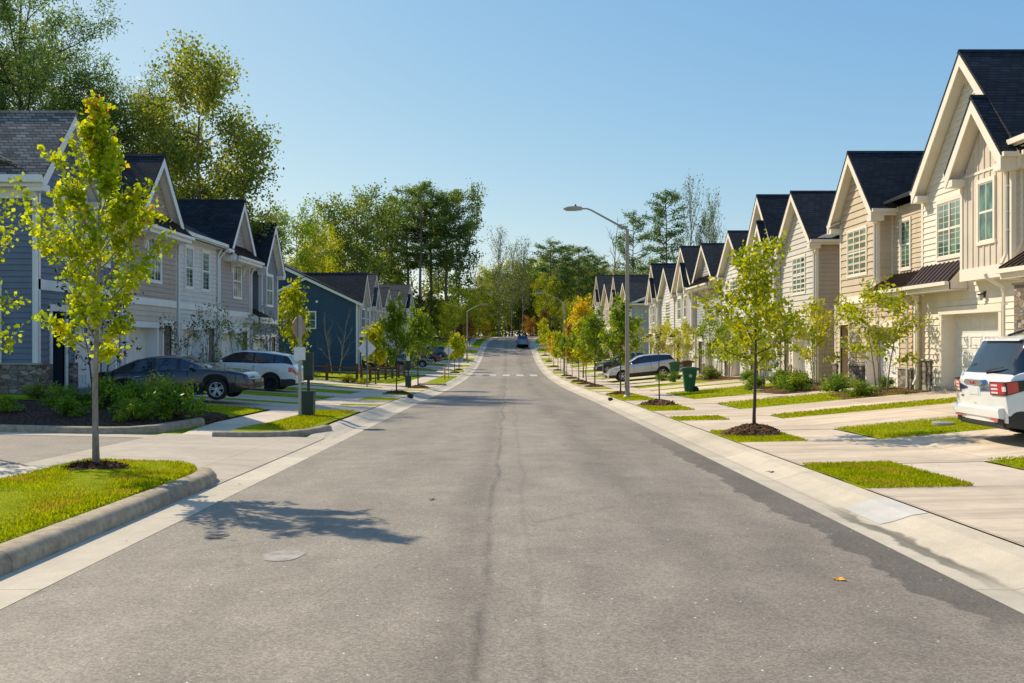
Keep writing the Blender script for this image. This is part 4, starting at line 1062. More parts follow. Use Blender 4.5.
    for si, sgn in enumerate((1, -1)):
        for i in range(nx-1):
            for j in range(n-1):
                a = si*off+i*n+j
                xm = (xs[i]+xs[i+1])/2; zm = (V[a][2]+V[a+1][2]+V[a+n][2])/3
                p = part(xm, j, zm)
                if p in ('headlight', 'tail_light', 'side_window'): p = (p, sgn)
                q = [a, a+1, a+n+1, a+n]
                parts.setdefault(p, []).append(q if sgn > 0 else q[::-1])
    # nose and tail caps (gridded so lamps wrap round)
    for i, tail in ((0, False), (nx-1, True)):
        levels = list(range(2, 9)); fr = [-1, -.8, -.6, -.3, 0, .3, .6, .8, 1]
        base = len(V)
        for j in levels:
            y, z = rings[i][j]
            for f in fr:
                bul = (.09 if tail else .20)*(1-abs(f)**2.4)
                V.append((xs[i]-xc+(bul if tail else -bul), y*f, z))
        m = len(fr)
        for a in range(len(levels)-1):
            for b in range(m-1):
                q = [base+a*m+b, base+a*m+b+1, base+(a+1)*m+b+1, base+(a+1)*m+b]
                j = levels[a]; ff = (fr[b]+fr[b+1])/2; p = 'body'
                if tail:
                    if j == 6 and abs(ff) > .55 and kind != 'big': p = ('tail_light', 1 if ff > 0 else -1)
                    if cladding and j == 2: p = 'cladding'
                else:
                    if j == 6 and abs(ff) > .55: p = ('headlight', 1 if ff > 0 else -1)
                    elif j in (3, 4, 5) and abs(ff) < .75: p = 'grille'
                parts.setdefault(p, []).append(q)
        # close top of cap
        top = [base+(len(levels)-1)*m+b for b in range(m)]
        upper = [0*off+i*n+j for j in range(9, n)]+[off+i*n+j for j in range(n-2, 8, -1)]
        parts.setdefault('body', []).append(top[::-1]+[off+i*n+j for j in range(9, n)]+[i*n+j for j in range(n-2, 8, -1)])
    MT = dict(body=paint, pillar='plastic' if kind != 'sedan' else 'plastic', windscreen='carglass', rear_window='carglass', side_window='carglass', underbody='plastic', cladding='plastic', headlight='clearlamp' if kind != 'sedan' else 'carglass', tail_light='redlamp', grille='plastic')
    for p, fs in parts.items():
        nm = p if isinstance(p, str) else p[0]
        used = sorted({i for f in fs for i in f}); mp = {o: k for k, o in enumerate(used)}
        me = bpy.data.meshes.new(nm); me.from_pydata([V[i] for i in used], [], [[mp[i] for i in f] for f in fs]); me.materials.append(M[MT[nm]])
        me.polygons.foreach_set('use_smooth', [True]*len(fs)); me.set_sharp_from_angle(angle=R(38)); me.update(); obj(nm, me, root)
    # wheels
    for w in P['wb']:
        for sg in (1, -1):
            T = lambda x, y, z, w=w, sg=sg: (w-xc+x, sg*(hwx(w)-.235+z), P['r']+y)
            r = P['r']; mb = MB(); mb.lathe([(r*.62, .0), (r*.92, .0), (r, .035), (r, .17), (r*.95, .205), (r*.70, .215), (r*.66, .20)], 28, T, caps=False)
            tw = empty('wheel', (0, 0, 0), parent=root); mb.build('tyre', M['rubber'], tw, True, 40)
            rb_ = MB(); rb_.lathe([(r*.67, .05), (r*.67, .205), (r*.63, .205), (r*.62, .12)], 28, T, caps=False); rb_.lathe([(r*.62, .12), (.0, .115)], 28, T, caps=False, m=1)
            for k in range(5):
                for dd in (-.16, .16):
                    a = 2*math.pi*k/5+.3
                    pp = lambda rad, t, z: T(rad*math.cos(a+t), rad*math.sin(a+t), z)
                    rb_.face([pp(.05, dd*2-.3, .185), pp(.05, dd*2+.3, .185), pp(r*.65, dd+.07, .200), pp(r*.65, dd-.07, .200)])
                    rb_.face([pp(.05, dd*2-.3, .185), pp(r*.65, dd-.07, .200), pp(r*.65, dd-.09, .13), pp(.05, dd*2-.36, .13)])
            rb_.lathe([(0, .20), (.06, .195), (.065, .15)], 10, T, caps=False)
            rb_.build('rim', [M[rim], M['rubber']], tw)
    # mirrors, handles, door gaps
    for sg in (1, -1):
        xm = P['wind'][0]+.42; zb_ = pl(P['belt'], xm)
        mb = MB(); mb.lathe([(0, -.10), (.05, -.095), (.075, -.04), (.08, .03), (.05, .095), (0, .10)], 10, T=lambda x, y, z: (xm-xc+x*.9+.02, sg*(hw*.99+.07+z*.75), zb_+.06+y*1.0))
        mb.box(xm-xc-.02, xm-xc+.05, *sorted((sg*hw*.90, sg*(hw+.05))), zb_-.01, zb_+.03)
        mb.build('mirror', M[paint], root, True, 50)
        if detail:
            for k, (a, b) in enumerate((P['pil'][1], P['pil'][2])):
                xh = (a-.22) if k == 0 else (a-.2)
                zh = pl(P['belt'], xh)-.14
                mb = MB(); mb.tube([(xh-xc-.09, sg*hw*.985, zh), (xh-xc-.07, sg*(hw*.985+.03), zh), (xh-xc+.07, sg*(hw*.985+.03), zh), (xh-xc+.09, sg*hw*.985, zh)], .014, 6)
                mb.build('door_handle', M['chrome' if kind != 'suv' else paint], root)
            mb = MB()
            for xg in (P['pil'][0][1]-.35, P['pil'][1][1]-.02, P['pil'][2][0]+.02):
                zt = pl(P['belt'], xg)
                if min(abs(xg-w) for w in P['wb']) < ra-.02: continue
                mb.box(xg-xc-.005, xg-xc+.005, *sorted((sg*hw*.97, sg*(hw*1.0+.002))), P['sill']+.12, zt-.04)
            mb.build('door_seam', M['black'], root)
    return root
def put(x, y, slope_l): return (x, y, H(x, y)+.015)
# ---- near white suv on the right, tail to the street
sx, sy = 10.62, 15.2
r = car('white three row suv parked nose in on the near right driveway, cut by the frame', 'parked_car', 'pwhite', 'big', (sx, sy, .5*(H(sx-1.6, sy)+H(sx+1.5, sy))+.02), R(180-2), math.atan2(H(11.2, sy)-H(8.2, sy), 3.0), cladding=True)
L = 5.08; xc = L/2; tx = L-xc
def rbox(name, mat, x0, x1, y0, y1, z0, z1, parent=r):
    mb = MB(); mb.box(x0, x1, y0, y1, z0, z1); return mb.build(name, M[mat], parent)
# tail details; local +x is the rear, local +y ends towards the camera
mb = MB(); mb.tube([(tx+.02, -.62, .70), (tx+.075, 0, .70), (tx+.02, .62, .70)], .02, 6); mb.build('bumper_line', M['chrome'], r)
mb = MB(); mb.prism([(tx+.075, .52), (tx+.10, .50), (tx+.10, .36), (tx+.03, .30)], -.78, .78, lambda a, p, q: (p-.05*abs(a/.78)**2, a, q)); 
mb.build('rear_bumper', M['plastic'], r)
mb = MB(); mb.prism([(tx-.10, .66), (tx+.10, .66), (tx+.12, .62), (tx+.115, .50), (tx+.04, .48)], -.80, .80, lambda a, p, q: (p, a, q)); mb.build('rear_bumper', M['pwhite'], r)
rbox('licence_plate_recess', 'signwhite', tx+.075, tx+.092, -.20, .20, .84, .99)
rbox('licence_plate', 'signwhite', tx+.093, tx+.098, -.155, .155, .85, .98)
mb = MB(); mb.prism([(-.33, 1.045), (-.24, 1.00), (.24, 1.00), (.33, 1.045), (.27, 1.10), (-.27, 1.10)], tx+.0, tx+.10, lambda a, p, q: (a, p, q)); mb.build('handle_strip', M['chrome'], r)
number_plate_text('GMC', (tx+.104, 0, 1.025), (R(90), 0, R(90)), .075, M['redlamp'], r, 'badge')
number_plate_text('SLT', (tx+.082, -.45, .79), (R(90), 0, R(90)), .05, M['black'], r, 'badge')
mb = MB(); mb.tube([(tx-.16, 0.02, 1.19), (tx-.13, .05, 1.23), (tx-.14, .30, 1.27), (tx-.17, .52, 1.30)], [.03, .02, .015, .008], 6); mb.build('rear_wiper', M['plastic'], r)
mb = MB(); mb.prism([(tx-.52, 1.765), (tx-.36, 1.735), (tx-.34, 1.715), (tx-.5, 1.735)], -.62, .62, lambda a, p, q: (p-.05*abs(a/.72)**2-.03, a, q)); mb.build('spoiler', M['pwhite'], r)
for sg in (1, -1):
    mb = MB(); mb.tube([(-.95, sg*.70, 1.755), (-.85, sg*.70, 1.83), (1.3, sg*.70, 1.835), (1.62, sg*.70, 1.76)], .022, 6); mb.build('roof_rail', M['lampblk'], r)
    rbox('reflector', 'redlamp', tx+.095, tx+.103, sg*.62-.12, sg*.62+.12, .45, .49)
    # wrap-round tail lamp following the corner of the body
    def outl(k):
        if k < 1: f_ = .60+.40*k; return (tx+.09*(1-f_**2.4)+.012, sg*(.872*f_+.006))
        xx = L-(k-1)*.40; hh = 1.0*(1-.12*max(0, 1-(L-xx)/.6)**2.4)
        return (xx-xc+.004, sg*(hh*.99+.014))
    def lampstrip(nm, mat, k0, k1, z0, z1, n=8, e=0):
        mb = MB()
        for i in range(n):
            a, b_ = outl(k0+(k1-k0)*i/n), outl(k0+(k1-k0)*(i+1)/n)
            up = lambda kk: .02*max(0, kk-1)
            dn = lambda kk: .10*max(0, kk-1)
            ka, kb = k0+(k1-k0)*i/n, k0+(k1-k0)*(i+1)/n
            o = lambda p_: (p_[0]+e*.7, p_[1]+sg*e)
            A, B = o(a), o(b_)
            mb.face([(A[0], A[1], z0+dn(ka)), (B[0], B[1], z0+dn(kb)), (B[0], B[1], z1+up(kb)), (A[0], A[1], z1+up(ka))])
        return mb.build(nm, M[mat], r, True, 60)
    lampstrip('tail_light', 'lampblk', -.03, 2.05, .865, 1.085)
    lampstrip('lamp_lens', 'redlamp', 0, 1.42, .88, 1.07, e=.003)
    for z in (.905, .965, 1.025): lampstrip('lamp_bar', 'clearlamp', .06, .52, z-.011, z+.017, 4, e=.006)
    lampstrip('lamp_bar', 'clearlamp', .80, 1.0, .93, 1.01, 4, e=.006)
# ---- other cars
car('dark teal sedan with black side trim parked nose to the street behind the shrubs', 'parked_car', 'pteal', 'sedan', (-10.45, 28.75, H(-10, 28.7)+.0), R(180), -math.atan2(H(-8.6, 28.7)-H(-11.4, 28.7), 2.8)*1, rim='rim')
car('white crossover with black wheels parked nose in beside the dark sedan', 'parked_car', 'pwhite', 'suv', (-11.3, 38.6, H(-11.3, 38.6)+.02), R(0), math.atan2(H(-13, 38.6)-H(-9.9, 38.6), 3.1), rim='rimd', cladding=True)
car('silver white crossover parked nose out uphill beside the green and brown bins', 'parked_car', 'psilver', 'suv', (9.25, 62, H(9.25, 62)+.02), R(0), -math.atan2(H(10.7, 62)-H(7.9, 62), 2.8), cladding=True)
car('black sedan behind the split rail fence', 'parked_car', 'pblack', 'sedan', (-11.1, 82.2, H(-11.1, 82)+.02), R(180), .03, detail=0)
car('blue grey sedan just past the end of the split rail fence', 'parked_car', 'pslate', 'sedan', (-10.2, 93, H(-10.2, 93)+.02), R(180), .03, detail=0)
car('dark red sedan between the blue grey sedan and the grey suv', 'parked_car', 'pred', 'sedan', (-10.0, 103, H(-10, 103)+.02), R(180), .03, detail=0)
car('grey suv farthest up the left side', 'parked_car', 'pgrey', 'suv', (-9.9, 115, H(-9.9, 115)+.02), R(0), .03, detail=0)
car('dark suv half hidden by saplings beyond the silver white crossover', 'parked_car', 'pblack', 'suv', (10.1, 79, H(10.1, 79)+.02), R(0), -.08, detail=0)
car('black sedan parked beyond the yellow warning sign', 'parked_car', 'pblack', 'sedan', (9.6, 106.5, H(9.6, 106.5)+.02), R(0), -.08, detail=0)
car('blue suv driving up the road near the crest', 'moving_car', 'pblue', 'suv', (2.25, 140.5, H(2.25, 140.5)+.02), R(-90), -math.atan2(H(2.2, 142)-H(2.2, 139), 3), detail=0)

# ------------------------------------------------------------------ street furniture
def lamp_post(x, y, h, sgn, label, arm=1.6, group='street lamps'):
    z = H(x, y); t = empty('street_lamp', (x, y, z)); tag(t, label, 'street lamp', group)
    mb = MB(); mb.lathe([(.11, -.1), (.105, 0), (.095, .5), (.07, h)], 14); mb.build('pole', M['polegrey'], t, True, 60)
    mb = MB(); mb.lathe([(.17, -.1), (.17, .06), (.13, .09), (.11, .12)], 14); mb.build('base', M['galv'], t, True, 60)
    mb = MB(); mb.tube([(0, 0, h-.05), (sgn*.06, 0, h+.02), (sgn*arm*.93, 0, h+.80), (sgn*arm*1.03, 0, h+.86), (sgn*(arm*1.2), 0, h+.87)], [.05, .045, .035, .033, .03], 8); mb.build('arm', M['polegrey'], t, True, 60)
    mb = MB(); a = sgn*(arm*1.15)
    mb.prism([(0, .0), (.04, .10), (.3, .13), (.62, .10), (.80, .04), (.78, -.01), (.45, -.04), (.05, -.03)], -.14, .14, lambda q, p, z_: (a+sgn*p, q*(1 if p > .1 and p < .7 else .6), h+.83+z_))
    hd = mb.build('lamp_head', M['galv'], t, True, 40)
    mb = MB(); mb.lathe([(.04, .12), (.04, .2), (.0, .22)], 8, T=lambda x_, y_, z_: (a+sgn*.3+x_, y_, h+.83+z_)); mb.build('photocell', M['lampblk'], hd)
    mb = MB(); mb.box(*sorted((a+sgn*.25, a+sgn*.7)), -.08, .08, h+.775, h+.79); mb.build('lens', M['lampgl'], hd)
    mb = MB(); mb.box(-.115, -.09, -.05, .05, .4, .65); mb.build('hatch', M['galv'], t)
    return t
lamp_post(4.93, 37.2, 6.95, -1, 'tall street lamp on the right verge beside the lone sapling, arm over the road')
lamp_post(5.0, 80, 6.5, -1, 'middle distance street lamp on the right, its arm against the dark woods')
lamp_post(-5.0, 110, 6.3, 1, 'street lamp on the left side, farthest up the road')
def post_sign(x, y, h, label, plates, pole='galv', r_=.03, name='street_sign', cat='road sign', group=None):
    z = H(x, y); t = empty(name, (x, y, z)); tag(t, label, cat, group)
    mb = MB(); mb.box(-r_, r_, -r_*.7, r_*.7, -.2, h); 
    for k in range(int(h/.15)): mb.box(-.006, .006, -r_*.7-.002, -r_*.7, .1+k*.15, .112+k*.15, m=0)
    mb.build('post', M[pole], t)
    for (shape, sz, zc, mat, ysgn, rot, nm) in plates:
        mb = MB()
        if shape == 'diamond': poly = [(sz*math.cos(R(90*k)), zc+sz*math.sin(R(90*k))) for k in range(4)]
        elif shape == 'oct': poly = [(sz*math.cos(R(22.5+45*k)), zc+sz*math.sin(R(22.5+45*k))) for k in range(8)]
        else: poly = [(-sz[0], zc-sz[1]), (sz[0], zc-sz[1]), (sz[0], zc+sz[1]), (-sz[0], zc+sz[1])]
        c, s_ = math.cos(rot), math.sin(rot)
        mb.prism(poly, ysgn*.030, ysgn*.036, lambda a, p, q: (p*c-a*s_, p*s_+a*c, q)); mb.build(nm, M[mat], t)
    return t
post_sign(-5.55, 24.0, 2.75, 'grey backed stop sign with a small white sign under it on a steel post', [('oct', .30, 2.42, 'signback', 1, R(66), 'sign_plate'), ('rect', (.15, .17), 1.72, 'signwhite', -1, R(4), 'small_sign')], r_=.036)
post_sign(-7.75, 49.5, 3.0, 'grey backed diamond sign on a dark post at the left end of the rail fence', [('diamond', .52, 2.15, 'signwhite', 1, R(20), 'sign_plate')], pole='pslate')
post_sign(-4.75, 72, 2.7, 'grey backed diamond sign farther up the left verge', [('diamond', .40, 2.25, 'signwhite', 1, R(0), 'sign_plate')])
t = post_sign(4.95, 84.5, 2.9, 'bright yellow pedestrian crossing sign on the right verge', [('diamond', .50, 2.35, 'yellow', -1, 0, 'sign_plate'), ('rect', (.30, .15), 1.65, 'yellow', -1, 0, 'arrow_plate')])
# walking figure and arrow on the yellow plates
mb = MB(); f = -.040
def strip(p, q, w):
    d = Vector((q[0]-p[0], q[1]-p[1])).normalized(); n_ = Vector((-d.y, d.x))*w
    mb.face([(p[0]-n_.x, f, p[1]-n_.y), (q[0]-n_.x, f, q[1]-n_.y), (q[0]+n_.x, f, q[1]+n_.y), (p[0]+n_.x, f, p[1]+n_.y)])
mb.face([(.045*math.cos(a)+.0, f, 2.56+.045*math.sin(a)) for a in [math.pi*k/5 for k in range(10)]])
for p, q, w in (((0, 2.5), (-.01, 2.3), .04), ((-.01, 2.3), (.09, 2.1), .025), ((-.01, 2.3), (-.09, 2.1), .025), ((0, 2.46), (.1, 2.35), .018), ((0, 2.46), (-.1, 2.36), .018)): strip(p, q, w)
o = mb.build('walking_figure', M['black'], t)
mb = MB(); strip((.12, 1.73), (-.1, 1.6), .025); strip((-.1, 1.6), (-.02, 1.58), .02); strip((-.1, 1.6), (-.1, 1.68), .02); mb.build('arrow', M['black'], t)
post_sign(5.3, 55.0, 2.1, 'thin dark post with a small blue sign among the right street trees', [('rect', (.17, .13), 2.0, 'pslate', -1, 0, 'sign_plate')], pole='ironb', name='street_sign')
post_sign(7.6, 72.0, 1.5, 'short grey post by the driveway beyond the silver white crossover', [('rect', (.1, .1), 1.45, 'signwhite', -1, 0, 'sign_plate')])
# yellow marker post
z = H(-4.9, 69); mb = MB(); mb.lathe([(.06, -.1), (.06, 1.0), (.05, 1.05), (0, 1.07)], 10); o = mb.build('marker_post', M['amber'], None, True, 50); o.location = (-4.85, 69, z); tag(o, 'short orange yellow marker post by the far left diamond sign', 'marker post')
# pet waste stations
def station(x, y, label, s=1.0):
    t = empty('waste_station', (x, y, H(x, y))); tag(t, label, 'waste station', 'green waste stations on the left verge')
    mb = MB(); mb.box(-.035, .035, -.02, .02, -.1, 1.75); mb.build('post', M['dkgreen'], t)
    mb = MB(); mb.prism([(-.15, 0), (.15, 0), (.17, .62), (-.17, .62)], -.16, .12, lambda a, p, q: (p, a, q+.06)); mb.build('bin', M['dkgreen'], t)
    mb = MB(); mb.box(-.19, .19, -.18, .14, .68, .72); mb.build('bin_lid', M['dkgreen'], t)
    mb = MB(); mb.box(-.13, .13, -.06, .06, 1.0, 1.75); mb.build('bag_dispenser', M['dkgreen'], t)
    mb = MB(); mb.box(-.07, .12, -.066, -.06, 1.02, 1.12); mb.build('bag_slot', M['black'], t)
    return t
station(-5.42, 24.45, 'dark green waste station close behind the stop sign post')
st = station(-5.65, 51.0, 'dark green waste station beside the left street tree, past the fence'); 
mb = MB(); mb.box(-.1, .1, -.07, -.065, 1.55, 1.8); mb.build('notice', M['signwhite'], st)
# wheeled bins
def cart(x, y, rz, mat, label, logo=False, group='wheeled bins'):
    t = empty('wheeled_bin', (x, y, H(x, y)+.03), R(rz)); tag(t, label, 'wheeled bin', group)
    mb = MB()   # body: tapered box, front lip; local -y is the back with wheels
    lv = [(.03, .20, .17, .21), (.12, .215, .19, .24), (.9, .285, .30, .33), (.95, .30, .31, .35), (.985, .305, .32, .355)]
    n = 16
    for (z, hx, y0, y1) in lv:
        for k in range(n):
            a = 2*math.pi*(k+.5)/n; c, s_ = math.cos(a), math.sin(a); pw = .35
            X = hx*abs(c)**pw*(1 if c > 0 else -1); Yr = abs(s_)**pw*(1 if s_ > 0 else -1)
            mb.v.append((X, (y1 if Yr > 0 else y0)*Yr, z))
    for i in range(len(lv)-1):
        for k in range(n):
            j = (k+1) % n; mb.f.append([i*n+k, i*n+j, (i+1)*n+j, (i+1)*n+k]); mb.m.append(0)
    mb.f.append(list(range(n))[::-1]); mb.m.append(0); mb.f.append([(len(lv)-1)*n+k for k in range(n)]); mb.m.append(0)
    mb.build('bin_body', M[mat], t, True, 45)
    mb = MB()
    mb.prism([(-.43, 1.00), (-.42, 1.05), (-.2, 1.10), (.15, 1.10), (.36, 1.05), (.42, 1.0), (.40, .97), (-.36, .98)], -.32, .32, lambda a, p, q: (a, p, q)); mb.build('lid', M[mat], t, True, 30)
    mb = MB(); mb.tube([(-.22, -.36, .95), (-.22, -.44, .99), (.22, -.44, .99), (.22, -.36, .95)], .016, 6); mb.build('handle', M[mat], t)
    for sg in (-1, 1):
        mb = MB(); mb.lathe([(.04, 0), (.10, .005), (.125, .02), (.125, .05), (.09, .065), (.03, .06)], 16, T=lambda a, b_, c: (sg*(.20+c), -.24+a, .13+b_)); mb.build('wheel', M['rubber'], t, True, 40)
    if logo:
        mb = MB()
        T = lambda a, b_, c: (-(.276+b_*.09+.004+c), a, .72+b_)
        for (r0, r1) in ((.062, .078), (.0, .045)):
            k = 20
            for i in range(k):
                a, b_ = 2*math.pi*i/k, 2*math.pi*(i+1)/k
                mb.face([T(r0*math.cos(a), r0*math.sin(a), .002), T(r1*math.cos(a), r1*math.sin(a), .002), T(r1*math.cos(b_), r1*math.sin(b_), .002), T(r0*math.cos(b_), r0*math.sin(b_), .002)])
        mb.build('emblem', M['signwhite'], t)
    return t
cart(8.0, 39.6, 90-6, 'bingreen', 'green wheeled bin with round white emblem, alone on the right lawn strip', True)
cart(10.6, 57.2, 85, 'bingreen', 'green wheeled bin beside the brown one near the silver white crossover')
cart(11.5, 57.8, 92, 'binbrown', 'brown wheeled bin standing against the green one')
cart(9.9, 80.5, 90, 'bingreen', 'green wheeled bin far up the right side behind the sapling trunks')
# split rail fence
def fence(p0, p1, n, label, h=1.05, mat='wood', rails=3, name='rail_fence'):
    t = empty(name, (p0[0], p0[1], H(*p0))); tag(t, label, 'fence', 'low fences by the blue house')
    pts = [(p0[0]+(p1[0]-p0[0])*i/n, p0[1]+(p1[1]-p0[1])*i/n) for i in range(n+1)]
    z0 = H(*p0)
    for i, (x, y) in enumerate(pts):
        mb = MB(); zz = H(x, y)-z0; w = .08 if mat == 'wood' else .03
        mb.box(x-p0[0]-w, x-p0[0]+w, y-p0[1]-w, y-p0[1]+w, zz-.2, zz+h*(1.12 if i in (0, n) else 1)); mb.build('post', M[mat], t)
    for i in range(n):
        for k in range(rails):
            (x, y), (X, Y) = pts[i], pts[i+1]; f = (k+.6)/rails*h*.95
            mb = MB(); mb.tube([(x-p0[0], y-p0[1], H(x, y)-z0+f), (X-p0[0], Y-p0[1], H(X, Y)-z0+f+.01)], .055 if mat == 'wood' else .015, 6); mb.build('rail', M[mat], t)
    return t
fence((-9.2, 56.5), (-8.35, 72.5), 6, 'brown split rail fence running beside the left sidewalk')
fence((-13.4, 57.2), (-9.5, 56.6), 2, 'short brown rail fence turning towards the blue house')
fence((-20.5, 58), (-13.6, 57.3), 6, 'dark slim metal fence in the shade before the blue house', mat='ironb')
# small utility covers, gutter debris, fallen leaves
for (x, y, lb) in ((8.9, 18.4, 'round green utility lid in the right lawn strip near the white suv'), (9.9, 35.6, 'small pale green utility lid in the lawn by the lone bin')):
    mb = MB(); mb.lathe([(.22, .0), (.22, .05), (.2, .065), (0, .07)], 20); mb.box(-.05, .05, -.008, .008, .07, .075); o = mb.build('utility_lid', M['galv'], None, True, 40); o.location = (x, y, H(x, y)+.03); tag(o, lb, 'utility lid')
def leaf_on(x, y, mat, lb, s=.07, nm='fallen_leaf'):
    mb = MB(); pts = []
    for k in range(10):
        a = 2*math.pi*k/10; r_ = s*(1 if k % 2 == 0 else .5); pts.append((r_*math.cos(a), r_*math.sin(a)*.8, .012+.010*math.sin(a*2)))
    mb.face(pts); mb.tube([(0, 0, .012), (s*1.5, .01, .008)], .002, 4); o = mb.build(nm, M[mat]); o.location = (x, y, H(x, y)+.003); o.rotation_euler = (0, 0, x*7); tag(o, lb, 'fallen leaf')
leaf_on(2.57, 7.02, 'amber', 'lone yellow leaf lying on the asphalt at the lower right')
leaf_on(-.93, 10.9, 'lf_red', 'small brown leaf lying left of the paving seam', .05)
leaf_on(3.95, 13.5, 'lf_orange', 'brown leaf in the right gutter', .06)
for (x, y, s_, lb) in ((-4.15, 38.2, .16, 'dark clod lying in the left gutter'), (4.1, 36.0, .12, 'dark clod lying in the right gutter near the lamp')):
    mb = MB(); mb.lathe([(s_*.8, 0), (s_, s_*.4), (s_*.7, s_*.95), (0, s_*1.1)], 9, T=lambda x_, y_, z_: (x_*(1+.2*math.sin(z_*30+x_*20)), y_, z_)); o = mb.build('clod', M['mulchd']); o.location = (x, y, H(x, y)); tag(o, lb, 'clod')
# ------------------------------------------------------------------ trees
def leaf_cards(C, size, axis=None, flat=0.0, aspect=.62, jit=.35, seed=1, up=.0):
    """two-triangle folded diamond per leaf -> quads"""
    n = len(C); g = np.random.default_rng(seed)
    a = g.normal(size=(n, 3)); a[:, 2] *= (1-flat); a[:, 2] -= up; a /= np.linalg.norm(a, axis=1)[:, None]
    b = np.cross(a, g.normal(size=(n, 3))); b /= np.linalg.norm(b, axis=1)[:, None]+1e-9
    s = size*g.uniform(1-jit, 1+jit, n)[:, None]
    V = np.zeros((n, 4, 3)); V[:, 0] = C-a*s*.5; V[:, 1] = C+b*s*aspect*.5-a*s*.05; V[:, 2] = C+a*s*.5; V[:, 3] = C-b*s*aspect*.5-a*s*.05
    return V
def gen_tree(seed, Ht, h0, rad, nb, elev, leaves, lsize, spread=.1, tr=.05, sub=4, fol=.25, mats=('barkg', 'lf_green'), lean=0, droop=0, curve=.25, hue=None, rmin=.0, top=.97, flatc=1.0, aspect=.62, subl=.45, wig=.04, stems=1, leafbase=.45, leafstd=.22, lift=25):
    """returns (wood mesh, foliage mesh). rad(t) crown radius over crown height t in 0..1"""
    g = random.Random(seed); ng = np.random.default_rng(seed); mb = MB(); pts = []
    for st in range(stems):
        sa = 2*math.pi*st/max(1, stems)+g.random(); so = .0 if stems == 1 else .06
        trunk = []; N = 9; ox = oy = 0
        for i in range(N+1):
            t = i/N; k = 0 if stems == 1 else t*Ht*.16
            trunk.append(Vector((so*math.cos(sa)+k*math.cos(sa)+ox+lean*t*Ht, so*math.sin(sa)+k*math.sin(sa)+oy, t*Ht*top-.08*(i == 0))))
            ox += g.uniform(-wig, wig)*Ht*.12; oy += g.uniform(-wig, wig)*Ht*.12
        rr = [tr*(1.25 if i == 0 else 1)*(1-.86*(i/N)**1.1) for i in range(N+1)]
        mb.tube(trunk, rr, 8 if tr > .03 else 5)
        def tp(z):
            f = max(0, min(.9999, z/(Ht*top)))*N; i = int(f); return trunk[i].lerp(trunk[i+1], f-i)
        nbs = nb//stems
        for b in range(nbs):
            t = (b+g.random()*.8)/nbs; t = min(t, .98); z = h0+(Ht*top*.97-h0)*t; az = b*2.39996+g.uniform(-.5, .5)+sa
            Lb = max(.025*Ht, rad(t)*g.uniform(.78, 1.12)); el = R(elev*(1-.3*(1-t))+g.uniform(-9, 9)+lift*t*(1 if droop == 0 else 0))
            p = tp(z); d = Vector((math.cos(az)*math.cos(el), math.sin(az)*math.cos(el), math.sin(el)))
            path = [p]; K = 5; q = p.copy(); seg = Lb/K/max(.55, math.cos(el))
            for k in range(K):
                d = (d+Vector((g.uniform(-.13, .13), g.uniform(-.13, .13), curve*.18-droop*.15))).normalized(); q = q+d*seg; path.append(q.copy())
            br = max(.003, tr*.42*(1-.72*t)*min(1, Lb/(rad(.4)+.01)+.2)); mb.tube(path, [br*(1-.8*k/K) for k in range(K+1)], 5, caps=False)
            subs = [(path, fol)]
            for s_ in range(sub):
                f = g.uniform(.28, .95)*K; i = int(f); o = path[i].lerp(path[min(K, i+1)], f-i)
                dd = (d+Vector((g.uniform(-1, 1), g.uniform(-1, 1), g.uniform(-.55, .75)))).normalized(); ll = Lb*subl*g.uniform(.5, 1)
                sp = [o, o+dd*ll*.5+Vector((0, 0, curve*.05*ll)), o+dd*ll+Vector((0, 0, (curve*.25-droop*.3)*ll))]
                mb.tube(sp, [br*.45, br*.3, br*.12], 4, caps=False); subs.append((sp, .1))
            for (pa, f0) in subs:
                if leaves <= 0: break
                m = max(2, int(leaves*(1.3 if pa is path else 1)*g.uniform(.6, 1.4)*min(1.25, .25+.9*Lb/(rad(.3)+.01))))
                tt = f0+(1-f0)*ng.uniform(0, 1, m)**.75; P = np.array([tuple(v) for v in pa]); k = tt*(len(P)-1); i = np.minimum(k.astype(int), len(P)-2); fr = (k-i)[:, None]
                c = P[i]*(1-fr)+P[i+1]*fr; sg = spread*(1+.5*Lb/(rad(.4)+.01)*.3); dz = ng.normal(size=(m, 3))*sg; dz[:, 2] *= flatc
                base = g.gauss(leafbase, .13)+(hue(t) if hue else 0); br_ = g.uniform(.78, 1.1)
                for cc, d_ in zip(c, dz): pts.append((*(cc+d_), base, br_))
    wood = bpy.data.meshes.new('trunk'); wood.from_pydata(mb.v, [], mb.f); wood.materials.append(M[mats[0]]); wood.polygons.foreach_set('use_smooth', [True]*len(mb.f)); wood.update()
    fol_me = None
    if pts:
        A = np.array(pts); V = leaf_cards(A[:, :3], lsize, seed=seed, aspect=aspect)
        colr = np.clip(A[:, 3]+ng.normal(size=len(A))*leafstd*.6, 0, 1); br_ = A[:, 4]*ng.uniform(.75, 1.1, len(A))
        fol_me = card_mesh('crown', V, colr, br_, M[mats[1]], link=False)
    return wood, fol_me
def plant(name, T, x, y, h, label, cat='tree', group=None, rz=None, base=None, mat=None, sxy=1, wn='trunk', fn='crown', ref=1.0, dz=0):
    z = (H(x, y) if base is None else base)+dz; t = empty(name, (x, y, z), random.uniform(0, 6.28) if rz is None else rz)
    s = h/ref; t.scale = (s*sxy, s*sxy, s); tag(t, label, cat, group)
    obj(wn, T[0], t)
    if T[1]:
        o = obj(fn, T[1], t)
        if mat: o.material_slots[0].link = 'OBJECT'; o.material_slots[0].material = M[mat]
    return t
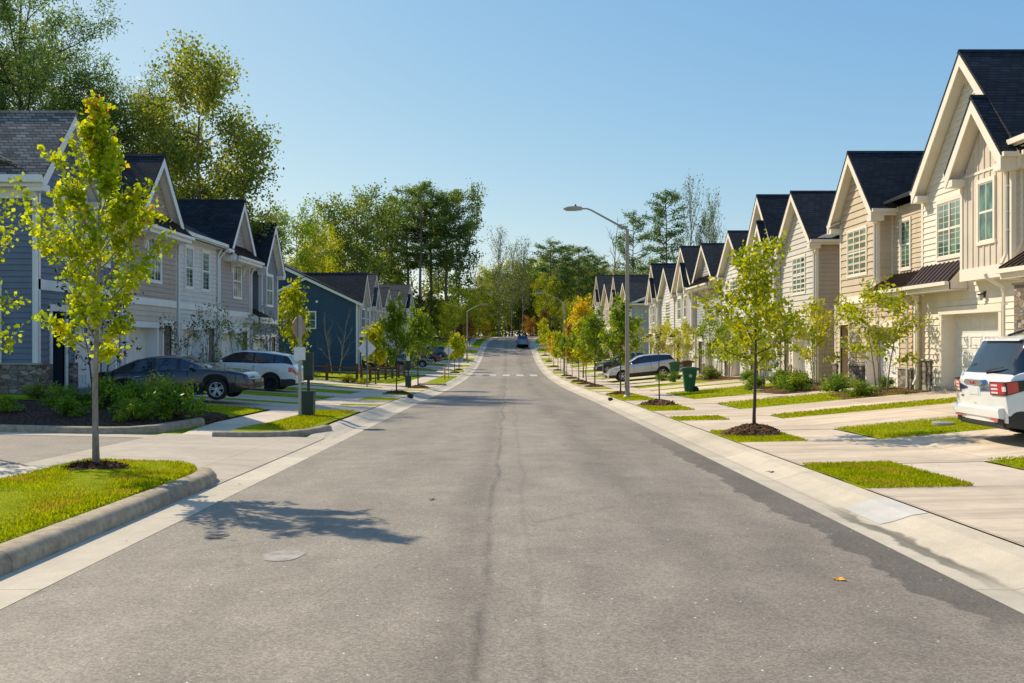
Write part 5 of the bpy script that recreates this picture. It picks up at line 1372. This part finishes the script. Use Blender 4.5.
def mound(x, y, r, label, h=.16, off=.03, mat='mulch', name='mulch_ring'):
    mb = MB(); g = random.Random(int(x*100+y)); n = 26; rings = 7; 
    for k in range(rings+1):
        f = 1-k/rings
        for i in range(n):
            a = 2*math.pi*i/n; rr = r*f*(1+.10*math.sin(3*a+x)+g.uniform(-.05, .05)); zz = h*(1-f**2.2)+g.uniform(-.015, .02)*(k > 0)
            mb.v.append((rr*math.cos(a), rr*math.sin(a)*.92, zz))
    for k in range(rings):
        for i in range(n):
            j = (i+1) % n; mb.f.append([k*n+i, k*n+j, (k+1)*n+j, (k+1)*n+i]); mb.m.append(0)
    # loose chips
    m = 380 if y < 22 else 90
    for _ in range(m):
        a = g.uniform(0, 6.28); f = math.sqrt(g.random())*1.03; rr = r*f; zz = h*(1-f**2.2) if f < 1 else .005; c = Vector((rr*math.cos(a), rr*math.sin(a)*.92, zz+.012))
        d = Vector((g.gauss(0, 1), g.gauss(0, 1), g.gauss(0, .5))).normalized()*g.uniform(.012, .035)*(1 if y < 22 else 1.8); e = d.cross(Vector((g.gauss(0, 1), g.gauss(0, 1), g.gauss(0, 1)))).normalized()*.009*(1 if y < 22 else 1.8)
        mb.face([c-d-e, c+d-e, c+d+e, c-d+e])
    o = mb.build(name, M[mat]); o.location = (x, y, H(x, y)+off); tag(o, None, None, None, 'stuff'); return o
oval = lambda r, pk=.35: (lambda t: r*(math.sin(math.pi*min(1, (t+.12)/(1.1)))**.7 if t < 1 else .1)*(1 if t < .9 else .7))
# near maple
T = gen_tree(11, 5.3, 1.42, lambda t: (.92*(min(1, .5+t*2.6))*(1-max(0, t-.2)*1.2)), 36, 46, 36, .070, spread=.05, tr=.046, sub=6, fol=.2, mats=('barkl', 'lf_maple'), curve=.5, hue=lambda t: -.02+max(0, t-.84)*1.6, subl=.5, aspect=.85, leafbase=.46, wig=.08)
plant('maple_tree', T, -5.72, 12.5, 1, 'young yellow green maple with reddening top, alone on the near left verge', rz=.8, dz=.17)
mound(-5.75, 12.5, .42, '', h=.07, off=.17)
T = gen_tree(12, 4.2, 1.3, lambda t: .95*(1-.5*t), 22, 35, 9, .085, spread=.07, tr=.035, sub=4, mats=('barkg', 'lf_maple'), aspect=.85, hue=lambda t: .12)
plant('sparse_tree', T, -8.75, 14.9, 1, 'sparse thin twigged tree reaching in at the left edge of the photo')
# street tree templates
ST = [gen_tree(20+i, 1, .33, (lambda t, i=i: (.30+.02*i)*(.85+.22*math.sin(7*t+i))*(min(1, .6+t*2.0))*(1-max(0, t-.4)*.95)), 22, 34, [15, 13, 16][i], .055, spread=.032, tr=.0125, sub=6, mats=('barkd', 'lf_yel'), curve=.35, subl=.5, aspect=.55, wig=.06) for i in range(3)]
plant('street_tree', gen_tree(31, 3.8, 1.45, lambda t: 1.06*(.9+.2*math.sin(9*t))*(min(1, .7+t*2.4))*(1-max(0, t-.3)*.95), 24, 22, 21, .12, spread=.085, tr=.04, sub=6, mats=('barkd', 'lf_yel'), curve=.2, subl=.5, aspect=.5, leafbase=.42), 5.1, 18.65, 1, 'nearest tree on the right verge, spreading yellow green crown above a mulch mound', rz=1.0)
mound(5.1, 18.65, .62, '', h=.20)
plant('sapling', gen_tree(33, 2.5, 1.6, lambda t: .35*(1-.5*t), 8, 50, 2, .08, spread=.05, tr=.028, sub=2, mats=('barkd', 'lf_red')), 5.1, 30.3, 1, 'nearly leafless crooked sapling in a mulch mound between the bin and the lamp')
mound(5.1, 30.3, .65, '', h=.18)
def street(x, y, h, mat, label, k, sxy=1, name='street_tree', mul=True):
    plant(name, ST[k], x, y, h, label, mat=mat, sxy=sxy, group='young street trees')
    if mul: mound(x, y, .6 if y < 70 else .5, '', h=.12)
street(5.05, 40.4, 3.9, 'lf_green', 'green street tree standing right behind the tall lamp pole', 0, .78)
street(5.15, 53.4, 3.9, 'lf_green', 'full green street tree second beyond the tall lamp on the right', 1, .85)
street(5.1, 58.8, 3.6, 'lf_yel', 'yellow green street tree overlapping the full green one', 2, .9)
street(5.1, 64.6, 3.9, 'lf_green', 'green street tree below the golden crown', 0, .85)
plant('golden_tree', ST[1], 6.1, 73, 5.6, 'tallest golden yellow tree in the right row', mat='lf_gold', sxy=.8)
street(5.1, 71.5, 3.7, 'lf_orange', 'thin sapling with reddish leaves behind the mulch mounds on the right', 2, .55)
street(5.1, 78.2, 3.3, 'lf_green', 'small dark green street tree just before the yellow sign', 1, .85)
street(5.1, 92, 3.4, 'lf_yel', 'small yellow street tree just beyond the yellow sign', 2, .9)
street(5.1, 100.5, 3.3, 'lf_gold', 'small golden street tree, second beyond the yellow sign', 0, .8)
street(5.1, 112, 3.4, 'lf_yel', 'distant street tree in mottled green on the right verge before the shadow band', 0, .85)
street(5.1, 124, 3.6, 'lf_yel', 'small lime street tree just before the blue suv on the right', 1, .8)
street(5.3, 133, 4.0, 'lf_yel', 'last yellow tree of the right verge', 2, .8)
street(6.2, 152, 4.6, 'lf_orange', 'orange tree by the crest on the right', 1, .6, mul=False)
street(-5.15, 41.6, 3.95, 'lf_green', 'upright olive street tree nearest on the left verge beyond the stop sign', 0, .68)
street(-5.15, 51.5, 3.9, 'lf_green', 'bushy green street tree by the far waste station on the left', 1, .85)
street(-8.1, 55.2, 3.2, 'lf_yel', 'round yellow tree at the corner of the split rail fence', 2, 1.05, mul=False)
street(-5.1, 86, 3.3, 'lf_yel', 'lime street tree just beyond the far diamond sign on the left', 1, .85)
street(-5.1, 93, 3.2, 'lf_yel', 'paired lime street tree under the far left street lamp', 2, .85)
street(-5.3, 99, 2.8, 'lf_green', 'small green tree behind the paired lime ones on the left', 0, .9, mul=False)
street(-6.0, 140, 4.2, 'lf_orange', 'orange tree by the crest on the left', 1, .75, mul=False)
street(-6.8, 128, 3.6, 'lf_red', 'small brown leaved tree near the crest on the left', 2, .7, mul=False)
# small multi-stem ornamentals in front of the houses
OR = [gen_tree(50+i, 1, .30, lambda t: .36*(.8+.4*math.sin(3*t))*(1-max(0, t-.6)*1.0), 22, 35, 15, .055, spread=.045, tr=.011, sub=5, mats=('barkl', 'lf_yel'), stems=4, curve=.2, subl=.55, aspect=.5, flatc=.6) for i in range(2)]
ORD = [gen_tree(56+i, 1, .30, lambda t: .36*(.8+.4*math.sin(3*t))*(1-max(0, t-.6)*1.0), 18, 38, 6, .05, spread=.04, tr=.010, sub=4, mats=('barkd', 'lf_dark'), stems=4, curve=.2, subl=.5, aspect=.5) for i in range(2)]
def orn(x, y, h, mat, label, k=0, sxy=1, rz=None): plant('ornamental_tree', (ORD if x < 0 else OR)[k], x, y, h, label, mat=mat, sxy=sxy, rz=rz)
orn(11.9, 28.7, 2.75, 'lf_yel', 'small multi-stemmed yellow green tree before the tan garage', 0, 1.0, 1)
orn(12.0, 35.0, 2.75, 'lf_yel', 'slender yellow green tree before the tan house entry corner', 1, .8, 2)
orn(10.6, 37.6, 2.0, 'lf_green', 'pair of thin stems with flat green crown behind the nearest right street tree', 0, 1.2)
orn(11.9, 48.5, 2.9, 'lf_green', 'thin leafy stems before the light grey garage', 1, .7)
orn(12.2, 53.5, 3.0, 'lf_green', 'dark leaved crape myrtle right of the lone bin', 0, .7)
orn(12.0, 60.5, 3.0, 'lf_yel', 'yellow green crape myrtle above the bins', 1, .7)
orn(12.4, 71.5, 3.2, 'lf_yel', 'yellow tree behind the silver white crossover roof', 0, .9)
orn(10.3, 87, 3.0, 'lf_red', 'reddish bushy tree on the far right lots', 1, .9)
orn(12.3, 93, 3.8, 'lf_yel', 'lime tree before the bare grey side wall', 0, .9)
orn(-12.1, 26.6, 2.9, 'lf_red', 'dark red leaved tree before the white left garage', 0, 1.0)
orn(-12.4, 34.4, 2.3, 'lf_red', 'sparse dark tree before the taupe house door', 1, .8)
orn(-12.2, 36.9, 2.6, 'lf_dark', 'thin dark tree before the light grey left house', 0, .7)
orn(-12.2, 41.2, 2.6, 'lf_dark', 'dark crape myrtle behind the white crossover roof', 1, 1.0)
orn(-12.2, 46.5, 2.8, 'lf_dark', 'bushy dark tree before the navy house', 0, 1.1)
plant('yard_tree', ST[1], -13.9, 58.5, 5.4, 'bright yellow green tree between the navy house and the blue wall', mat='lf_yel', sxy=.75)
plant('yard_tree', ST[2], -15.2, 64, 5.0, 'thin yellow leaved tree just behind the stop sign', mat='lf_yel', sxy=.35)
BARE = gen_tree(61, 1, .18, lambda t: .28*(1-.5*t), 14, 55, 0, .05, tr=.011, sub=5, mats=('barkl', 'lf_dark'), subl=.7, stems=2)
plant('bare_tree', BARE, -13.0, 68, 4.3, 'bare pale stemmed tree against the blue wall')
plant('bare_tree', gen_tree(63, 1, .3, lambda t: .25, 10, 50, 3, .06, spread=.04, tr=.01, sub=3, mats=('barkl', 'lf_yel')), -14.2, 62, 3.0, 'small leaning sapling with few leaves before the blue wall')
# shrubs
def gen_shrub(seed, n=1500, ls=.085, mat='lf_shrub', rz=.85):
    g = np.random.default_rng(seed); mb = MB(); C = []; B = []
    K = 26
    for k in range(K):
        a = g.uniform(0, 6.28); el = g.uniform(.1, 1.45); L_ = g.uniform(.6, 1.05); d = np.array([math.cos(a)*math.cos(el), math.sin(a)*math.cos(el), math.sin(el)*rz*1.25])*L_
        mb.tube([(0, 0, 0), tuple(d*.5+np.array([0, 0, .05])), tuple(d)], [.02, .012, .004], 4, caps=False)
        m = n//K; t = g.uniform(.3, 1.05, m)**.6; P = d[None]*t[:, None]+g.normal(size=(m, 3))*.10; P[:, 2] = np.abs(P[:, 2]); C.append(P); B += [g.normal(.45, .15)]*m
    C = np.concatenate(C); B = np.array(B); V = leaf_cards(C, ls, seed=seed, aspect=.5)
    hgt = np.clip(C[:, 2], 0, 1)
    f = card_mesh('foliage', V, np.clip(B+g.normal(size=len(C))*.12+hgt*.15, 0, 1), g.uniform(.7, 1.1, len(C)), M[mat], link=False)
    w = bpy.data.meshes.new('stems'); w.from_pydata(mb.v, [], mb.f); w.materials.append(M['barkd']); return w, f
SH = [gen_shrub(70+i, 2200, .11) for i in range(3)]
def shrub(x, y, r, label, k=0, mat=None, zz=1, name='shrub', dz=.05):
    t = plant(name, SH[k], x, y, 1, label, 'shrub', 'low shrubs in the planting beds', mat=mat, wn='stems', fn='foliage', dz=dz); t.scale = (r, r, r*zz); return t
for i, (x, y, r, zz, k, m, lb) in enumerate([
    (-7.85, 21.3, .82, 1.05, 0, None, 'largest loose green shrub at the street end of the left mulch bed'),
    (-9.0, 21.9, .72, 1.0, 1, None, 'green shrub second from the sidewalk in the left bed'),
    (-10.1, 22.5, .66, 1.1, 2, None, 'green shrub third from the sidewalk in the left bed'),
    (-10.9, 22.2, .6, .9, 0, None, 'small green shrub before the stone base of the slate blue house'),
    (-10.2, 20.8, .5, .8, 1, None, 'low shrub by the kerb in the middle of the left bed'),
    (-8.6, 20.6, .55, .85, 2, None, 'low leafy shrub by the kerb nearest the sidewalk'),
    (-12.3, 23.6, .55, .8, 2, 'lf_dark', 'dark shrub under the downspout of the slate blue house'),
    (-11.6, 20.9, .42, .8, 1, None, 'small round shrub near the left edge of the bed'),
    (-9.4, 24.3, .75, 1.1, 0, 'lf_dark', 'dark shrub close to the tail of the teal sedan'),
    (11.0, 28.0, .62, .8, 0, None, 'bright shrub at the foot of the small multi-stemmed tree'),
    (12.6, 29.9, .5, .8, 1, None, 'shrub hugging the brown garage corner'),
    (11.3, 30.9, .68, .85, 2, None, 'loose shrub between the two yellow green ornamental trees'),
    (10.6, 33.2, .7, .9, 0, None, 'bright round shrub left of the tan house bed'),
    (12.2, 33.0, .5, .85, 1, 'lf_red', 'flowering greyish shrub before the tan house door'),
    (11.0, 35.6, .78, .85, 2, None, 'broad bright shrub before the warm grey house'),
    (10.2, 36.8, .62, .9, 1, None, 'bright shrub at the end of the driveway strip by the warm grey house'),
    (12.0, 36.9, .65, .9, 0, None, 'wide loose shrub under the slender yellow green tree'),
    (12.4, 41.0, .6, .9, 1, 'lf_dark', 'dark shrub before the first garage of the second terrace'),
    (12.2, 45.5, .6, .9, 2, None, 'shrub between the garages of the second terrace'),
    (11.6, 51.5, .8, .9, 0, 'lf_dark', 'broad dark shrub right of the lone bin'),
    (12.2, 54.5, .75, .9, 1, 'lf_red', 'reddish shrub behind the lone bin'),
    (9.8, 53.2, .5, 1.1, 2, None, 'small round shrub left of the lone bin'),
    (9.6, 56.3, .5, 1.0, 0, None, 'green shrub before the green bin pair'),
    (-9.6, 54.2, .7, .7, 2, 'lf_yel', 'lime low plants at the foot of the rail fence'),
    (-8.6, 53.6, .5, .7, 0, 'lf_yel', 'lime clump by the rail fence corner post'),
    (-13.5, 59.5, 1.1, .8, 1, 'lf_dark', 'dark shrub in the shade before the blue wall'),
    (-16.5, 60, 1.1, .8, 2, 'lf_dark', 'dark shrub in the shade behind the metal fence'),
    (9.2, 84, .9, .9, 1, 'lf_red', 'brown shrub mass on the far right lots')]):
    shrub(x, y, r, lb, k, m, zz, dz=.12 if (x < -7 and y < 26) else .03)
def bedm(poly): slab('mulch_bed', poly, .05, .1, [M['mulch'], M['mulchd']])
bedm([(10.2,27.45),(12.9,27.45),(13.1,30.4),(11.2,30.4),(10.4,29.6)]); bedm([(9.9,32.3),(13.1,32.6),(13.1,38.6),(9.8,38.4),(9.6,35)])
bedm([(11,49),(13.1,48.8),(13.1,55.5),(11,55.3)])

# ------------------------------------------------------------------ woodland behind
PINE = [gen_tree(80+i, 1, .40+.05*i, (lambda t, i=i: .105*(.45+.9*math.sin(math.pi*(.12+.84*t)))), 30, 6, 40, .0135, spread=.0125, tr=.0085, sub=4, fol=.62, mats=('barkp', 'lf_pine'), curve=.35, subl=.45, flatc=.65, aspect=.42, wig=.03, lift=12) for i in range(3)]
TALL = [gen_tree(90+i, 1, .34, (lambda t: .19*(.65+.6*math.sin(math.pi*(.1+.85*t)))), 28, 22, 42, .017, spread=.019, tr=.009, sub=4, fol=.6, lift=8, mats=('barkg', 'lf_dark'), curve=.3, subl=.55, aspect=.62) for i in range(2)]
BUSHY = [gen_tree(95+i, 1, .18, (lambda t: .27*(.6+.55*math.sin(math.pi*(.1+.85*t)))), 30, 20, 46, .019, spread=.026, tr=.011, sub=4, fol=.6, lift=8, mats=('barkg', 'lf_dark'), curve=.3, subl=.5) for i in range(3)]
WISP = [gen_tree(101, 1, .3, lambda t: .2*(1-.4*t), 34, 45, 5, .014, spread=.02, tr=.008, sub=6, mats=('barkl', 'lf_wood'), curve=.4, subl=.6)]
SNAG = gen_tree(103, 1, .35, lambda t: .17*(1-.4*t), 12, 50, 0, .02, tr=.009, sub=3, mats=('barkg', 'lf_wood'), subl=.5)
GW = 'woodland trees behind the street'
def wood(kind, px, top, Y, label, mat=None, sxy=1.0, base=None):
    x = (px-508)*Y/900; z = H(x, Y) if base is None else base
    h = 1.7+(341.5-top)*Y/900-z
    T, nm = dict(p=(PINE, 'pine_tree'), t=(TALL, 'broadleaf_tree'), b=(BUSHY, 'broadleaf_tree'), w=(WISP, 'thin_tree'), s=([SNAG], 'bare_tree'))[kind]
    plant(nm, T[random.randrange(len(T))], x, Y, h, label, group=GW, mat=mat, sxy=sxy, base=z-.3)
# behind the left terrace
near = [gen_tree(110, 18, 6.5, lambda t: 4.0*(.6+.6*math.sin(math.pi*(.1+.8*t))), 34, 10, 180, .155, spread=.28, tr=.24, sub=5, fol=.55, lift=10, mats=('barkd', 'lf_pine'), curve=.4, subl=.5, flatc=.55, aspect=.4),
        gen_tree(111, 16, 6.5, lambda t: 3.7*(.6+.6*math.sin(math.pi*(.1+.8*t))), 32, 10, 180, .155, spread=.28, tr=.2, sub=5, fol=.55, lift=10, mats=('barkd', 'lf_pine'), curve=.4, subl=.5, flatc=.55, aspect=.4),
        gen_tree(112, 15.5, 3.5, lambda t: 3.7*(.5+.75*math.sin(math.pi*(.05+.85*t))), 28, 20, 190, .165, spread=.33, tr=.2, sub=5, fol=.55, lift=10, mats=('barkg', 'lf_dark'), curve=.4, subl=.5, aspect=.75, leafbase=.6)]
for (T, x, y, h, lb) in ((near[0], -24.8, 46, 1.12, 'large dark pine behind the pale roof, top cut by the frame'), (near[1], -27.6, 48, 1.05, 'dark pine left of the big one at the upper left edge'), (near[0], -31, 52, 1.1, 'pine at the extreme upper left, mostly outside the frame'), (near[1], -22.6, 52, 1.03, 'dark pine between the big pine and the oak'),
                      (near[2], -17.4, 50.5, 1.06, 'spreading olive oak rising over the taupe house'), (near[2], -20.8, 54, .82, 'lower dark oak behind the taupe roof')):
    plant('pine_tree' if T is not near[2] else 'oak_tree', T, x, y, h, lb, ref=1.0, mat='lf_dark' if lb.startswith('lower') else None)
wood('p', 270, 207, 120, 'small lone pine just right of the navy gable')
for a in [('b', 297, 215, 130, 'pale green tall tree at the left end of the wood', 'lf_green', .7), ('b', 318, 232, 135, 'rounded tree of the left wood, above the blue roof', 'lf_yel', .8), ('b', 335, 210, 150, 'broad mottled tree over the blue roof ridge', 'lf_dark', 1.0), ('b', 357, 200, 150, 'highest broad crown over the blue roof', 'lf_dark', 1.0),
          ('b', 378, 205, 160, 'broad crown left of the tall pines', 'lf_dark', .9), ('p', 392, 196, 165, 'leftmost of the tall slim pines', None, 1.5), ('p', 409, 181, 165, 'second tall slim pine in the left cluster', None, 1.5), ('p', 421, 176, 156, 'tallest slim pine with a bare trunk', None, 1.4), ('p', 431, 182, 162, 'dark crowned slim pine in the middle of the cluster', None, 1.5), ('t', 438, 200, 172, 'tall broadleaf among the slim pines', 'lf_dark', .6), ('p', 446, 186, 160, 'slim pine in the right half of the cluster', None, 1.6), ('t', 458, 192, 158, 'tall tree ending the pine cluster on the right', 'lf_dark', .75),
          ('s', 475, 268, 160, 'dead snag right of the pine cluster', None, 1), ('w', 499, 236, 175, 'tall greyish nearly leafless tree over the road', None, .9), ('w', 523, 246, 172, 'thin half bare tree right of the grey one', None, .9), ('w', 512, 250, 180, 'slender half bare tree between the two grey ones', None, .8),
          ('p', 549, 236, 168, 'dense pine right of the road axis', None, 1.7), ('p', 562, 240, 180, 'pine behind the first dense one', None, 1.6), ('p', 579, 243, 165, 'full pine in the middle of the right wood', None, 1.7), ('p', 597, 252, 170, 'shorter pine beside the lamp arm', None, 1.7), ('b', 590, 262, 172, 'yellowish broad tree below the pines', 'lf_wood', .8),
          ('p', 633, 206, 145, 'conical pine right of the lamp pole', None, 1.0), ('p', 666, 184, 135, 'tall lone pine over the second right terrace', None, 1.1), ('s', 614, 228, 150, 'forked dead snag by the lamp pole', None, 1.2), ('w', 691, 190, 130, 'half bare tree right of the lone pine', 'lf_dark', .6), ('w', 712, 205, 125, 'sparse tree touching the tall grey gable', 'lf_dark', .6), ('b', 648, 262, 150, 'low crown behind the far right terrace', 'lf_dark', .8), ('b', 681, 258, 150, 'low crown under the lone pine', 'lf_dark', .5), ('b', 706, 218, 132, 'bushy sparse crown behind the right roofs', 'lf_wood', .3)]:
    wood(a[0], a[1], a[2], a[3], a[4], a[5], a[6])
g = random.Random(5)
kinds = [('lf_wood', 'mottled woodland tree filling the gap below the tall crowns'), ('lf_yel', 'yellowing woodland tree low behind the street'), ('lf_dark', 'dark woodland tree low behind the street'), ('lf_yel', 'golden woodland tree low behind the street')]
for i in range(46):
    px = 268+ (i*2654435761 % 1000)/1000*345 if i < 38 else g.uniform(610, 740)
    Y = g.uniform(150, 205); top = g.uniform(246, 305) if px < 480 else g.uniform(268, 312)
    if 385 < px < 475: top = g.uniform(292, 318); Y = g.uniform(150, 158)
    if px > 610: top = g.uniform(268, 290)
    if 488 < px < 545: Y = g.uniform(188, 215)
    m, lb = kinds[g.choices([0, 1, 2, 3], [5, 2.4, 4, .8])[0]]
    wood('b' if g.random() < .7 else 't', px, top, Y, lb, m, 1.0 if g.random() < .5 else 1.25)
for (px, top, Y, m, lb) in [(463, 290, 150, 'lf_yel', 'lime yellow tree low beside the far left lamp'), (452, 303, 140, 'lf_yel', 'yellow tree beside the far left lamp'), (479, 296, 160, 'lf_yel', 'yellow tree low before the dark wood'), (572, 300, 150, 'lf_yel', 'lime tree low below the pines'), (486, 318, 165, 'lf_orange', 'small orange tree at the road crest left'), (530, 316, 165, 'lf_orange', 'small orange tree at the road crest right')]:
    wood('b', px, top, Y, lb, m, 1.2)
for i in range(20):
    wood('b' if i % 3 else 't', 486+i*6.6, g.uniform(258, 286), g.uniform(186, 222), kinds[i % 3][1], kinds[i % 3][0], 1.1)
# undergrowth and far wood read as one mass
def mass(name, n, x0, x1, y0, y1, zt, ls, mat, seed, skip=None):
    r_ = np.random.default_rng(seed); K = n//60; C = []; B = []
    for k in range(K):
        x = r_.uniform(x0, x1); y = r_.uniform(y0, y1)
        if skip and skip(x, y): continue
        z = H(x, y)+zt*r_.uniform(0, 1)**1.1; s = r_.uniform(.8, 2.2)
        C.append(np.array([x, y, z])+r_.normal(size=(60, 3))*np.array([s, s, s*.6])); B += [r_.normal(.4, .2)]*60
    C = np.concatenate(C); V = leaf_cards(C, ls, seed=seed); B = np.array(B)
    o = card_mesh(name, V, np.clip(B+r_.normal(size=len(B))*.1, 0, 1), r_.uniform(.6, 1.1, len(B)), M[mat]); o['kind'] = 'stuff'; return o
mass('undergrowth', 26000, -75, 60, 152, 200, 6, .55, 'lf_wood', 5, lambda x, y: (abs(x-bendx(y)) < 7.5 and y < 196) or (-18 < x < 0 and y < 165 and y > 0 and x > -8))
mass('undergrowth', 15000, -50, 70, 196, 208, 4.5, .6, 'lf_dark', 12)
mass('far_wood', 34000, -120, 110, 205, 240, 15, .9, 'lf_wood', 6)
mass('far_wood', 16000, -110, -24, 75, 150, 7, .5, 'lf_dark', 8)
mass('far_wood', 8000, 26, 80, 100, 190, 7, .6, 'lf_dark', 9)

# ------------------------------------------------------------------ light, sky, camera
w = bpy.data.worlds.new('World'); scene.world = w; w.use_nodes = True
nt = w.node_tree; bg = nt.nodes['Background']; sky = nt.nodes.new('ShaderNodeTexSky'); sky.sky_type = 'NISHITA'; sky.sun_disc = False
EL = 40; AZ = math.atan2(-.76, .65)
sky.sun_elevation = R(EL); sky.sun_rotation = AZ % (2*math.pi); sky.altitude = 100; sky.air_density = 1.0; sky.dust_density = .6; sky.ozone_density = 1.6
hx = nt.nodes.new('ShaderNodeMix'); hx.data_type = 'RGBA'; hx.blend_type = 'MULTIPLY'; hx.inputs[0].default_value = 1; hx.inputs[7].default_value = (.80, .95, .93, 1)
nt.links.new(sky.outputs[0], hx.inputs[6])
sc_ = nt.nodes.new('ShaderNodeSeparateColor'); cc_ = nt.nodes.new('ShaderNodeCombineColor'); nt.links.new(hx.outputs[2], sc_.inputs[0])
for ch_, (ex, am) in enumerate(((1.0, 1.04), (.68, 1.536), (.30, 3.19))):     # photographic blue: softer horizon, lighter zenith
    p_ = nt.nodes.new('ShaderNodeMath'); p_.operation = 'POWER'; p_.inputs[1].default_value = ex
    q_ = nt.nodes.new('ShaderNodeMath'); q_.operation = 'MULTIPLY'; q_.inputs[1].default_value = am
    nt.links.new(sc_.outputs[ch_], p_.inputs[0]); nt.links.new(p_.outputs[0], q_.inputs[0]); nt.links.new(q_.outputs[0], cc_.inputs[ch_])
nt.links.new(cc_.outputs[0], bg.inputs[0]); bg.inputs[1].default_value = .15
sd = bpy.data.lights.new('sun', 'SUN'); sd.energy = 5.0; sd.angle = R(.53); sd.color = (1, .885, .69)
so = bpy.data.objects.new('sun', sd); col.objects.link(so)
dv = Vector((math.sin(AZ)*math.cos(R(EL)), math.cos(AZ)*math.cos(R(EL)), math.sin(R(EL))))
so.rotation_euler = dv.to_track_quat('Z', 'Y').to_euler(); so.location = dv*60
lp = np.array([(x, y, H(x, y)+.014) for x, y in [(rng.choice([rng.uniform(3.4, 4.3), rng.uniform(-4.0, -3.4), rng.uniform(-6.5, 7), rng.uniform(4.4, 12)]), rng.uniform(6.5, 45)) for _ in range(150)]])
V = leaf_cards(lp, .045, seed=3, aspect=.7); V[:, :, 2] = lp[:, None, 2]+np.abs(V[:, :, 2]-lp[:, None, 2])*.35
o = card_mesh('leaf_litter', V, rng.uniform(.3, 1, len(lp)), rng.uniform(.5, 1, len(lp)), M['lf_orange']); o['kind'] = 'stuff'
cd = bpy.data.cameras.new('camera'); cd.sensor_width = 36; cd.lens = 900/1024*36; cd.shift_x = 4/1024; cd.clip_end = 6000; cd.clip_start = .1
co = bpy.data.objects.new('camera', cd); col.objects.link(co); co.location = (0, 0, 1.7); co.rotation_euler = (R(90), 0, 0); scene.camera = co
scene.view_settings.view_transform = 'Standard'; scene.view_settings.look = 'None'; scene.view_settings.exposure = 0; scene.view_settings.gamma = 1
scene.cycles.max_bounces = 8; scene.cycles.transparent_max_bounces = 8; scene.cycles.use_denoising = True
